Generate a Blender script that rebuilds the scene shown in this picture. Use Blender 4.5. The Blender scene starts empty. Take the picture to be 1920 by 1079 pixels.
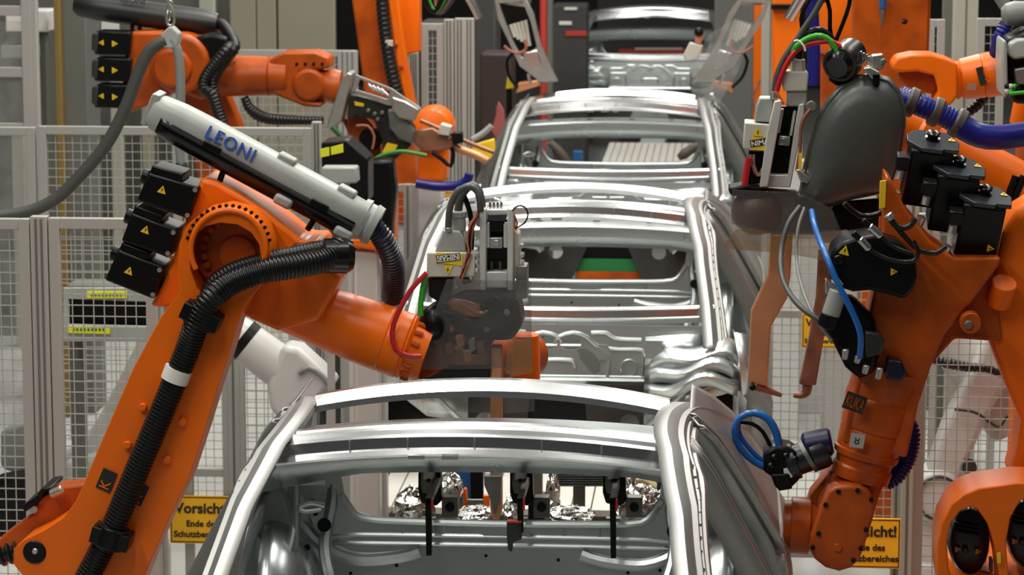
import bpy, bmesh, math, random
from mathutils import Vector, Matrix
random.seed(7)
scene = bpy.context.scene
C = scene.collection

# ------------------------------------------------------------------ camera
F = 5500.0                       # focal length in pixels of the 1920 px wide frame
CAMZ = 3.9
PITCH = math.atan((540 + 327) / F)
PSI = math.asin((1373 - 960) / F * math.cos(PITCH))
FW = Vector((-math.sin(PSI) * math.cos(PITCH), math.cos(PSI) * math.cos(PITCH), -math.sin(PITCH)))
RT = Vector((math.cos(PSI), math.sin(PSI), 0))
UP = RT.cross(FW)
cam_d = bpy.data.cameras.new('camera')
cam = bpy.data.objects.new('camera', cam_d)
C.objects.link(cam)
cam.matrix_world = Matrix(((RT.x, UP.x, -FW.x, 0), (RT.y, UP.y, -FW.y, 0), (RT.z, UP.z, -FW.z, CAMZ), (0, 0, 0, 1)))
cam_d.sensor_width = 36
cam_d.lens = F / 1920 * 36
cam_d.clip_end = 200
cam_d.dof.use_dof = True
cam_d.dof.focus_distance = 9.9
cam_d.dof.aperture_fstop = 7.0
scene.camera = cam

# ------------------------------------------------------------------ light and exposure
scene.view_settings.view_transform = 'Standard'
scene.view_settings.look = 'None'
scene.view_settings.gamma = 1
scene.view_settings.exposure = -1.5
world = bpy.data.worlds.new('world')
scene.world = world
world.use_nodes = True
bg = world.node_tree.nodes['Background']
bg.inputs[0].default_value = (0.95, 1.0, 0.97, 1)
bg.inputs[1].default_value = 0.10


def area(name, loc, sx, sy, power, rot=(0, 0, 0), col=(1, 0.97, 0.9)):
    d = bpy.data.lights.new(name, 'AREA')
    d.shape = 'RECTANGLE'
    d.size, d.size_y = sx, sy
    d.energy = power
    d.color = col
    o = bpy.data.objects.new(name, d)
    o.location = loc
    o.rotation_euler = rot
    C.objects.link(o)


# rows of ceiling lamps running along the line
for lx, ps in ((-4.6, (560, 430, 150, 160, 90)), (-1.9, (300, 460, 600, 560, 130)), (0.5, (60, 400, 640, 580, 130)), (3.4, (10, 170, 280, 240, 90))):
    for ly, p in zip((5.0, 10.5, 16.0, 22.0, 29.0), ps):
        area('ceiling_lamp', (lx, ly, 7.6), 0.55, 3.6, p)

# ------------------------------------------------------------------ materials
MATS = {}


def mat(name, col, rough=0.5, metal=0.0, var=0.0, vscale=6.0, bump=0.0, bscale=60.0, coat=0.0, trans=0.0, alpha=1.0,
        rvar=0.0, dark=None, spec=0.5):
    m = bpy.data.materials.new(name)
    m.use_nodes = True
    nt = m.node_tree
    b = nt.nodes['Principled BSDF']
    b.inputs['Base Color'].default_value = (*col, 1)
    b.inputs['Roughness'].default_value = rough
    b.inputs['Metallic'].default_value = metal
    b.inputs['Coat Weight'].default_value = coat
    b.inputs['Specular IOR Level'].default_value = spec
    b.inputs['Coat Roughness'].default_value = 0.12
    b.inputs['Transmission Weight'].default_value = trans
    b.inputs['Alpha'].default_value = alpha
    tc = nt.nodes.new('ShaderNodeTexCoord')
    if var > 0 or rvar > 0:
        n = nt.nodes.new('ShaderNodeTexNoise')
        n.inputs['Scale'].default_value = vscale
        n.inputs['Detail'].default_value = 6
        nt.links.new(tc.outputs['Object'], n.inputs['Vector'])
        if var > 0:
            r = nt.nodes.new('ShaderNodeValToRGB')
            d = dark or tuple(c * (1 - var) for c in col)
            r.color_ramp.elements[0].position = 0.3
            r.color_ramp.elements[0].color = (*d, 1)
            r.color_ramp.elements[1].position = 0.65
            r.color_ramp.elements[1].color = (*col, 1)
            nt.links.new(n.outputs['Fac'], r.inputs['Fac'])
            nt.links.new(r.outputs['Color'], b.inputs['Base Color'])
        if rvar > 0:
            mr = nt.nodes.new('ShaderNodeMapRange')
            mr.inputs['To Min'].default_value = max(0.02, rough - rvar)
            mr.inputs['To Max'].default_value = min(1, rough + rvar)
            nt.links.new(n.outputs['Fac'], mr.inputs['Value'])
            nt.links.new(mr.outputs['Result'], b.inputs['Roughness'])
    if bump > 0:
        n2 = nt.nodes.new('ShaderNodeTexNoise')
        n2.inputs['Scale'].default_value = bscale
        n2.inputs['Detail'].default_value = 3
        nt.links.new(tc.outputs['Object'], n2.inputs['Vector'])
        bp = nt.nodes.new('ShaderNodeBump')
        bp.inputs['Strength'].default_value = bump
        bp.inputs['Distance'].default_value = 0.01
        nt.links.new(n2.outputs['Fac'], bp.inputs['Height'])
        nt.links.new(bp.outputs['Normal'], b.inputs['Normal'])
    MATS[name] = m
    return m


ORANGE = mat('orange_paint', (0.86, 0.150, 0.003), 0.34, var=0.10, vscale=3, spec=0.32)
ORANGE2 = mat('orange_paint_worn_shaded', (0.50, 0.084, 0.004), 0.36, var=0.30, vscale=7, dark=(0.30, 0.048, 0.004), spec=0.32)  # darker orange: shade on the robots put into the base colour, plus mottled wear
STEEL = mat('galvanised_sheet_steel', (0.64, 0.69, 0.69), 0.30, 0.90, var=0.12, vscale=2.5, rvar=0.10)
STEELD = mat('outer_panel_steel', (0.40, 0.40, 0.39), 0.45, 0.85, var=0.12, vscale=2.0, rvar=0.08)
SHINE = mat('bright_aluminium', (0.84, 0.85, 0.86), 0.23, 1.0)
DARKP = mat('dark_brown_panel', (0.035, 0.031, 0.028), 0.45, 0.2, var=0.5, vscale=5)  # mottled dark brown-black tone of the lower front panels
ALU = mat('machined_aluminium', (0.52, 0.51, 0.48), 0.36, 0.85, var=0.12, vscale=10)
ALUD = mat('dull_grey_metal', (0.22, 0.22, 0.20), 0.45, 0.6, var=0.3, vscale=12)
BLACK = mat('black_plastic', (0.004, 0.004, 0.0045), 0.34, spec=0.22)
BLACKG = mat('black_gloss', (0.004, 0.004, 0.0045), 0.22, spec=0.4)
RUBBER = mat('black_corrugated_rubber', (0.008, 0.008, 0.0085), 0.34, spec=0.4)
GREYP = mat('grey_plastic', (0.34, 0.36, 0.335), 0.4, var=0.12, vscale=10)
GREYD = mat('dark_grey_plastic', (0.030, 0.033, 0.030), 0.34, var=0.1, vscale=5)
GREYM = mat('mid_grey_hose', (0.20, 0.21, 0.20), 0.45)
CABLEG = mat('grey_cable', (0.060, 0.064, 0.060), 0.45)
FENCE = mat('fence_profile_grey', (0.37, 0.36, 0.33), 0.5, 0.1)
WIRE = mat('fence_wire', (0.42, 0.42, 0.38), 0.5, 0.2)
WALL = mat('beige_wall_panel', (0.26, 0.245, 0.18), 0.7, var=0.06, vscale=1.5)
CREAM = mat('cream_column', (0.38, 0.37, 0.31), 0.65)
GREYW = mat('grey_green_panel', (0.125, 0.13, 0.11), 0.6, var=0.15, vscale=1.2)
CONC = mat('shop_floor', (0.50, 0.50, 0.47), 0.55, var=0.15, vscale=1.0)
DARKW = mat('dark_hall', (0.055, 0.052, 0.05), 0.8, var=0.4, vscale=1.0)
WHITE = mat('white_robot_paint', (0.52, 0.51, 0.485), 0.38, var=0.06, vscale=4, coat=0.15)
OFFW = mat('offwhite_box', (0.56, 0.53, 0.45), 0.5, var=0.12, vscale=16)
YELLOW = mat('sign_yellow', (0.96, 0.50, 0.010), 0.5)
PLATEM = mat('pale_machined_plate', (0.66, 0.65, 0.61), 0.4, 0.3, var=0.15, vscale=14)
DARKM = mat('dark_gun_metal', (0.055, 0.053, 0.046), 0.34, 0.55, var=0.5, vscale=14)
LABELY = mat('label_yellow', (0.85, 0.55, 0.01), 0.5)
LIME = mat('lime_yellow', (0.72, 0.72, 0.02), 0.5)
INK = mat('black_print', (0.012, 0.010, 0.008), 0.6)
WHITEP = mat('white_print', (0.75, 0.73, 0.68), 0.5)
BLUEP = mat('blue_print', (0.02, 0.07, 0.36), 0.45)
COPPER = mat('copper_bar', (0.74, 0.33, 0.16), 0.32, 0.45, var=0.22, vscale=9)
COPPERD = mat('dark_copper', (0.36, 0.155, 0.09), 0.42, 0.4, var=0.4, vscale=14)
BLUEH = mat('blue_hose', (0.012, 0.014, 0.17), 0.3, spec=0.35)
BLUEL = mat('light_blue_hose', (0.01, 0.12, 0.42), 0.3)
REDH = mat('red_hose', (0.48, 0.012, 0.02), 0.32)
GREENH = mat('green_hose', (0.03, 0.36, 0.015), 0.4)
REDM = mat('red_paint', (0.45, 0.035, 0.02), 0.5)
PINK = mat('faded_red_wires', (0.52, 0.17, 0.10), 0.5, var=0.4, vscale=30)
GREENB = mat('green_box', (0.01, 0.16, 0.04), 0.5)
BLUEB = mat('blue_box', (0.01, 0.09, 0.28), 0.5)
FOIL = mat('crumpled_foil', (0.62, 0.61, 0.58), 0.20, 1.0, bump=0.9, bscale=34)
PLATEW = mat('white_slat_deck', (0.66, 0.64, 0.58), 0.5, var=0.05, vscale=3)


def smoke_mat(name, col, a, rough=0.12):
    m = mat(name, col, rough, 0.0, alpha=a)
    nt = m.node_tree
    b = nt.nodes['Principled BSDF']
    n = nt.nodes.new('ShaderNodeTexNoise')
    n.inputs['Scale'].default_value = 9
    n.inputs['Detail'].default_value = 5
    tc = nt.nodes.new('ShaderNodeTexCoord')
    nt.links.new(tc.outputs['Object'], n.inputs['Vector'])
    mr = nt.nodes.new('ShaderNodeMapRange')
    mr.inputs['From Min'].default_value = 0.3
    mr.inputs['From Max'].default_value = 0.7
    mr.inputs['To Min'].default_value = a - 0.10
    mr.inputs['To Max'].default_value = min(1, a + 0.12)
    nt.links.new(n.outputs['Fac'], mr.inputs['Value'])
    nt.links.new(mr.outputs['Result'], b.inputs['Alpha'])
    return m


SMOKE = smoke_mat('smoked_plastic', (0.12, 0.112, 0.108), 0.32)
AMBER = smoke_mat('amber_plastic', (0.30, 0.18, 0.07), 0.34)
CLEAR = smoke_mat('clear_plastic', (0.42, 0.43, 0.42), 0.15)


# ------------------------------------------------------------------ geometry helpers
def P(px, py, Y):
    """Point of the hall at distance Y that lies on the photograph's pixel (px, py)."""
    d = FW + RT * ((px - 960) / F) - UP * ((py - 539.5) / F)
    return Vector((0, 0, CAMZ)) + d * (Y / d.y)


def V(t, Y):
    return P(t[0], t[1], t[2] if len(t) > 2 else Y)


def M(px, Y):
    return px * Y / F


def spline(pts, step):
    """Catmull-Rom through the points, resampled about every step metres."""
    if len(pts) == 2:
        out = [pts[0], pts[1]]
        n = max(1, int((pts[1] - pts[0]).length / step))
        return [pts[0].lerp(pts[1], i / n) for i in range(n + 1)]
    e = [pts[0] * 2 - pts[1]] + list(pts) + [pts[-1] * 2 - pts[-2]]
    out = []
    for i in range(1, len(e) - 2):
        a, b, c, d = e[i - 1], e[i], e[i + 1], e[i + 2]
        n = max(2, int((c - b).length / step))
        for k in range(n):
            t = k / n
            out.append(0.5 * ((2 * b) + (c - a) * t + (2 * a - 5 * b + 4 * c - d) * t * t + (3 * b - a - 3 * c + d) * t ** 3))
    out.append(pts[-1].copy())
    return out


class MB:
    def __init__(s):
        s.v, s.f, s.mi = [], [], []

    def add(s, vs, fs, mi=0):
        n = len(s.v)
        s.v += [Vector(v) for v in vs]
        s.f += [tuple(i + n for i in f) for f in fs]
        s.mi += [mi] * len(fs)
        return s

    def box(s, c, size, R=None, mi=0):
        c = Vector(c)
        vs = []
        for dz in (-.5, .5):
            for dx, dy in ((-.5, -.5), (.5, -.5), (.5, .5), (-.5, .5)):
                q = Vector((dx * size[0], dy * size[1], dz * size[2]))
                vs.append(c + (R @ q if R else q))
        return s.add(vs, [(3, 2, 1, 0), (4, 5, 6, 7), (0, 1, 5, 4), (1, 2, 6, 5), (2, 3, 7, 6), (3, 0, 4, 7)], mi)

    def bar(s, a, b, w, h, up=(0, 0, 1), mi=0):
        """Rectangular bar from a to b, w across, h along up."""
        a, b = Vector(a), Vector(b)
        d = (b - a).normalized()
        x = d.cross(Vector(up))
        if x.length < 1e-5:
            x = d.cross(Vector((0, 1, 0)))
        x.normalize()
        z = x.cross(d)
        vs = [p + x * (i * w / 2) + z * (j * h / 2) for p in (a, b) for i, j in ((-1, -1), (1, -1), (1, 1), (-1, 1))]
        return s.add(vs, [(0, 1, 2, 3), (7, 6, 5, 4), (0, 4, 5, 1), (1, 5, 6, 2), (2, 6, 7, 3), (3, 7, 4, 0)], mi)

    def rings(s, rings, caps=True, mi=0, closed=False):
        n = len(rings[0])
        base = len(s.v)
        for r in rings:
            s.v += [Vector(v) for v in r]
        k = len(rings)
        for i in range(k - 1 + (1 if closed else 0)):
            i2 = (i + 1) % k
            for j in range(n):
                j2 = (j + 1) % n
                s.f.append((base + i * n + j, base + i * n + j2, base + i2 * n + j2, base + i2 * n + j))
                s.mi.append(mi)
        if caps and not closed:
            s.f.append(tuple(base + j for j in reversed(range(n))))
            s.f.append(tuple(base + (k - 1) * n + j for j in range(n)))
            s.mi += [mi, mi]
        return s

    def strip(s, rows, mi=0):
        """Open grid of rows of points."""
        n = len(rows[0])
        base = len(s.v)
        for r in rows:
            s.v += [Vector(v) for v in r]
        for i in range(len(rows) - 1):
            for j in range(n - 1):
                s.f.append((base + i * n + j, base + i * n + j + 1, base + (i + 1) * n + j + 1, base + (i + 1) * n + j))
                s.mi.append(mi)
        return s

    def lathe(s, a, d, prof, n=24, mi=0):
        """prof = [(distance along d, radius)] from point a."""
        a, d = Vector(a), Vector(d).normalized()
        x = d.orthogonal().normalized()
        y = d.cross(x)
        rs = [[a + d * t + (x * math.cos(2 * math.pi * k / n) + y * math.sin(2 * math.pi * k / n)) * max(r, 1e-4)
               for k in range(n)] for t, r in prof]
        return s.rings(rs, True, mi)

    def cyl(s, a, b, r0, r1=None, n=20, mi=0):
        a, b = Vector(a), Vector(b)
        return s.lathe(a, b - a, [(0, r0), ((b - a).length, r0 if r1 is None else r1)], n, mi)

    def tube(s, pts, r, n=12, step=0.03, ribs=0.0, depth=0.12, mi=0, flat=None):
        """Smooth tube; ribs = pitch of the corrugation; r may be a list per input point."""
        pts = [Vector(p) for p in pts]
        st = ribs / 4 if ribs else step
        path = spline(pts, st)
        if ribs:                      # even spacing for even ribs
            L = [0]
            for i in range(1, len(path)):
                L.append(L[-1] + (path[i] - path[i - 1]).length)
            m = max(4, int(L[-1] / st))
            q, j = [], 0
            for i in range(m + 1):
                t = L[-1] * i / m
                while j < len(L) - 2 and L[j + 1] < t:
                    j += 1
                w = (t - L[j]) / max(1e-9, L[j + 1] - L[j])
                q.append(path[j].lerp(path[j + 1], min(1, max(0, w))))
            path = q
        tang = []
        for i in range(len(path)):
            a, b = path[max(0, i - 1)], path[min(len(path) - 1, i + 1)]
            tang.append((b - a).normalized())
        x = tang[0].orthogonal().normalized()
        rs = []
        for i, p in enumerate(path):
            x = (x - tang[i] * x.dot(tang[i])).normalized()
            y = tang[i].cross(x)
            if isinstance(r, (list, tuple)):
                u = i / (len(path) - 1) * (len(r) - 1)
                k = min(len(r) - 2, int(u))
                rr = r[k] + (r[k + 1] - r[k]) * (u - k)
            else:
                rr = r
            if ribs:
                rr *= (1, 1, 1 - depth, 1 - depth)[i % 4]
            rs.append([p + (x * math.cos(2 * math.pi * k / n) + y * math.sin(2 * math.pi * k / n)) * rr for k in range(n)])
        return s.rings(rs, True, mi)

    def prism(s, front, vec, mi=0):
        n = len(front)
        vec = Vector(vec)
        a = Vector((0, 0, 0))
        for i in range(n):
            a += front[i].cross(front[(i + 1) % n])
        if a.dot(vec) > 0:            # front face must look against vec
            front = list(reversed(front))
        vs = list(front) + [v + vec for v in front]
        fs = [tuple(range(n)), tuple(n + i for i in reversed(range(n)))]
        fs += [(i, n + i, n + (i + 1) % n, (i + 1) % n) for i in range(n)]
        fs = [tuple(reversed(f)) if k > 1 else f for k, f in enumerate(fs)]
        return s.add(vs, fs, mi)

    def poly(s, pts, Y, D, mi=0):
        """A slab of depth D whose front outline, at distance Y, is drawn in photo pixels."""
        return s.prism([V(p, Y) for p in pts], (0, D, 0), mi)

    def ball(s, c, r, n=16, m=10, mi=0, sc=(1, 1, 1)):
        c = Vector(c)
        rs = []
        for i in range(m + 1):
            t = math.pi * i / m
            rs.append([c + Vector((r * sc[0] * max(1e-3, math.sin(t)) * math.cos(2 * math.pi * k / n),
                                   r * sc[1] * max(1e-3, math.sin(t)) * math.sin(2 * math.pi * k / n),
                                   -r * sc[2] * math.cos(t))) for k in range(n)])
        return s.rings(rs, True, mi)

    def inflate(s, pts, Y, prof, mi=0):
        """Domed shell: outline scaled by k about its middle at depth offset dy for (k, dy) in prof."""
        w = [V(p, Y) for p in pts]
        c = sum(w, Vector((0, 0, 0))) / len(w)
        return s.rings([[c + (p - c) * k + Vector((0, dy, 0)) for p in w] for k, dy in prof], True, mi)

    def build(s, name, m, parent=None, bev=0.0, seg=2, ang=35, local=False, solid=0.0):
        me = bpy.data.meshes.new(name)
        off = Vector((0, 0, 0))
        if parent is not None and not local:
            off = origin_of(parent)
        me.from_pydata([tuple(v - off) for v in s.v], [], s.f)
        ms = m if isinstance(m, (list, tuple)) else [m]
        for q in ms:
            me.materials.append(q)
        if len(ms) > 1:
            me.polygons.foreach_set('material_index', s.mi)
        me.validate()
        bm = bmesh.new()
        bm.from_mesh(me)
        bmesh.ops.recalc_face_normals(bm, faces=bm.faces)
        bm.to_mesh(me)
        bm.free()
        me.polygons.foreach_set('use_smooth', [True] * len(me.polygons))
        me.set_sharp_from_angle(angle=math.radians(ang))
        o = bpy.data.objects.new(name, me)
        C.objects.link(o)
        if parent is not None:
            o.parent = parent
        if solid:
            q = o.modifiers.new('solid', 'SOLIDIFY')
            q.thickness = solid
            q.offset = 0
        if bev:
            q = o.modifiers.new('bevel', 'BEVEL')
            q.width = bev
            q.segments = seg
            q.limit_method = 'ANGLE'
            q.angle_limit = math.radians(40)
            q.harden_normals = False
        return o


def origin_of(o):
    p = Vector((0, 0, 0))
    while o is not None:
        p = p + o.location
        o = o.parent
    return p


def tag(o, label, cat, group=None, kind=None):
    o['label'] = label
    o['category'] = cat
    if group:
        o['group'] = group
    if kind:
        o['kind'] = kind
    return o


def thing(name, loc, label, cat, group=None):
    o = bpy.data.objects.new(name, None)
    o.empty_display_size = 0.1
    o.location = loc
    C.objects.link(o)
    return tag(o, label, cat, group)


def struct(o):
    o['kind'] = 'structure'
    return o


def copy_tree(o, parent=None):
    c = o.copy()
    C.objects.link(c)
    c.parent = parent
    for ch in list(o.children):
        copy_tree(ch, c)
    return c


def curve_mesh(name, cu, m, mw, parent=None):
    """Turn a 2D curve or text datablock into a mesh object placed by matrix mw."""
    t = bpy.data.objects.new('tmp', cu)
    C.objects.link(t)
    dg = bpy.context.evaluated_depsgraph_get()
    dg.update()
    me = bpy.data.meshes.new_from_object(t.evaluated_get(dg))
    bpy.data.objects.remove(t)
    me.name = name
    me.transform(mw)
    off = origin_of(parent) if parent is not None else Vector((0, 0, 0))
    me.transform(Matrix.Translation(-off))
    me.materials.clear()
    me.materials.append(m)
    o = bpy.data.objects.new(name, me)
    C.objects.link(o)
    o.parent = parent
    return o


def frame(o, x, y):
    """Matrix of a plane with origin o, x direction, y direction."""
    x = Vector(x).normalized()
    y = Vector(y)
    z = x.cross(y).normalized()
    y = z.cross(x)
    return Matrix(((x.x, y.x, z.x, o[0]), (x.y, y.y, z.y, o[1]), (x.z, y.z, z.z, o[2]), (0, 0, 0, 1)))


def plate(name, m, parent, mw, outer, holes=(), th=0.01, bev=0.0):
    cu = bpy.data.curves.new(name, 'CURVE')
    cu.dimensions = '2D'
    cu.fill_mode = 'BOTH'
    cu.extrude = th / 2
    for pts in [outer] + list(holes):
        sp = cu.splines.new('POLY')
        sp.points.add(len(pts) - 1)
        for q, p in zip(sp.points, pts):
            q.co = (p[0], p[1], 0, 1)
        sp.use_cyclic_u = True
    o = curve_mesh(name, cu, m, mw, parent)
    bm = bmesh.new()
    bm.from_mesh(o.data)
    bmesh.ops.remove_doubles(bm, verts=bm.verts, dist=1e-5)
    bmesh.ops.dissolve_limit(bm, angle_limit=.01, verts=bm.verts, edges=bm.edges, delimit={'NORMAL'}) if bev else None
    bmesh.ops.recalc_face_normals(bm, faces=bm.faces)
    bm.to_mesh(o.data)
    bm.free()
    o.data.polygons.foreach_set('use_smooth', [True] * len(o.data.polygons))
    o.data.set_sharp_from_angle(angle=math.radians(35))
    if bev:
        q = o.modifiers.new('bevel', 'BEVEL')
        q.width = bev
        q.segments = 3
        q.limit_method = 'ANGLE'
        q.angle_limit = math.radians(50)
    return o


def pixplate(name, m, parent, Y, outer, holes=(), th=0.02, bev=0.0):
    """plate() whose outline and holes are drawn in photo pixels on the upright plane at distance Y."""
    o = P(outer[0][0], outer[0][1], Y)
    mw = frame(o, (1, 0, 0), (0, 0, 1))
    cv = lambda pts: [(lambda w: (w.x - o.x, w.z - o.z))(P(p[0], p[1], Y)) for p in pts]
    return plate(name, m, parent, mw, cv(outer), [cv(h) for h in holes], th, bev)


def text(name, s, m, parent, o, x, y, size, th=0.001, bold=0.0, align='LEFT', space=1.0):
    cu = bpy.data.curves.new(name, 'FONT')
    cu.body = s
    cu.size = size
    cu.extrude = th
    cu.offset = bold
    cu.align_x = align
    cu.space_character = space
    cu.resolution_u = 3
    return curve_mesh(name, cu, m, frame(o, x, y), parent)


def circ(cx, cy, rx, ry=None, n=24, a0=0.0):
    ry = rx if ry is None else ry
    return [(cx + rx * math.cos(a0 + 2 * math.pi * k / n), cy + ry * math.sin(a0 + 2 * math.pi * k / n)) for k in range(n)]


def rrect(x0, y0, x1, y1, r, n=6):
    out = []
    for cx, cy, a in ((x1 - r, y1 - r, 0), (x0 + r, y1 - r, 90), (x0 + r, y0 + r, 180), (x1 - r, y0 + r, 270)):
        for k in range(n + 1):
            t = math.radians(a + 90 * k / n)
            out.append((cx + r * math.cos(t), cy + r * math.sin(t)))
    return out


def warn_label(parent, c, x, y, size, flash=True):
    """Yellow warning triangle with a black flash, stuck on a face (c centre, x and y directions)."""
    mw = frame(c, x, y)
    n = Vector((mw[0][2], mw[1][2], mw[2][2]))
    o = plate('warning_label', LABELY, parent, mw, [(-size, -size * .8), (size, -size * .8), (0, size)], (), 0.002)
    mw2 = frame(Vector(c) + n * 0.0016, x, y)
    if flash:
        plate('flash_mark', INK, o, mw2, [(k[0] * size, k[1] * size) for k in
              ((.05, .45), (-.22, -.12), (.02, -.08), (-.08, -.55), (.24, .05), (.0, .02), (.16, .45))], (), 0.001)
    return o

# ------------------------------------------------------------------ the hall
def slab(name, a, b, m):
    a, b = Vector(a), Vector(b)
    o = MB().box((a + b) / 2, b - a).build(name, m)
    return struct(o)


slab('floor', (-14, 2, -0.1), (12, 44, 0), CONC)
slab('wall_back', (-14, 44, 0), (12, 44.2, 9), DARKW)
slab('wall_left', (-14.2, 2, 0), (-14, 44, 9), GREYW)
slab('wall_right', (12, 2, 0), (12.2, 44, 9), GREYW)

# ------------------------------------------------------------------ car body shells
CX = -0.77


def interp(tab, z):
    for (a, b), (c, d) in zip(tab, tab[1:]):
        if (z - a) * (z - c) <= 0:
            return b + (d - b) * (z - a) / (c - a)
    return tab[0][1] if abs(z - tab[0][0]) < abs(z - tab[-1][0]) else tab[-1][1]


TUM = [(2.12, .55), (2.07, .595), (2.03, .635), (1.93, .72), (1.72, .835), (1.51, .945), (1.40, .98), (1.10, .97), (0.70, .92)]


def side_x(y, z):
    x = interp(TUM, z)
    if y < 0 and z > 1.3:
        x *= 1 - 0.165 * min(1.25, -y / 0.9) * min(1, (z - 1.3) / .25)
    if y > 1.9:
        x *= 1 - 0.05 * (y - 1.9)
    return x


def ribbon(mb, path, wid, prof, sg, nrm=None, step=.05):
    """Sheet band along side-view path (y, z); prof = [(across -1..1, outward dx)]."""
    pts = spline([Vector((0, p[0], p[1])) for p in path], step)
    rows = []
    for i, p in enumerate(pts):
        d = (pts[min(i + 1, len(pts) - 1)] - pts[max(i - 1, 0)]).normalized()
        n = Vector((0, -d.z, d.y))
        u = i / (len(pts) - 1) * (len(wid) - 1)
        k = min(len(wid) - 2, int(u))
        w = wid[k] + (wid[k + 1] - wid[k]) * (u - k)
        row = []
        for t, dx in prof:
            q = p + n * (t * w)
            row.append((sg * (side_x(q.y, q.z) + dx), q.y, q.z))
        rows.append(row)
    mb.strip(rows)


def quad_sheet(mb, yz, sg, nu=10, nv=8, dx=0.0):
    """Sheet over a side-view quadrilateral (four (y, z) corners)."""
    a, b, c, d = yz
    rows = []
    for i in range(nu + 1):
        u = i / nu
        row = []
        for j in range(nv + 1):
            v = j / nv
            y = (a[0] * (1 - u) + b[0] * u) * (1 - v) + (d[0] * (1 - u) + c[0] * u) * v
            z = (a[1] * (1 - u) + b[1] * u) * (1 - v) + (d[1] * (1 - u) + c[1] * u) * v
            row.append((sg * (side_x(y, z) + dx), y, z))
        rows.append(row)
    mb.strip(rows)


def cross_beam(mb, y0, z0, hw, prof, crown, bow, n=28):
    rings = []
    for i in range(n + 1):
        t = -1 + 2 * i / n
        rings.append([(t * hw, y0 + dy + bow * t * t, z0 + dz - crown * t * t) for dy, dz in prof])
    mb.rings(rings)


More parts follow.
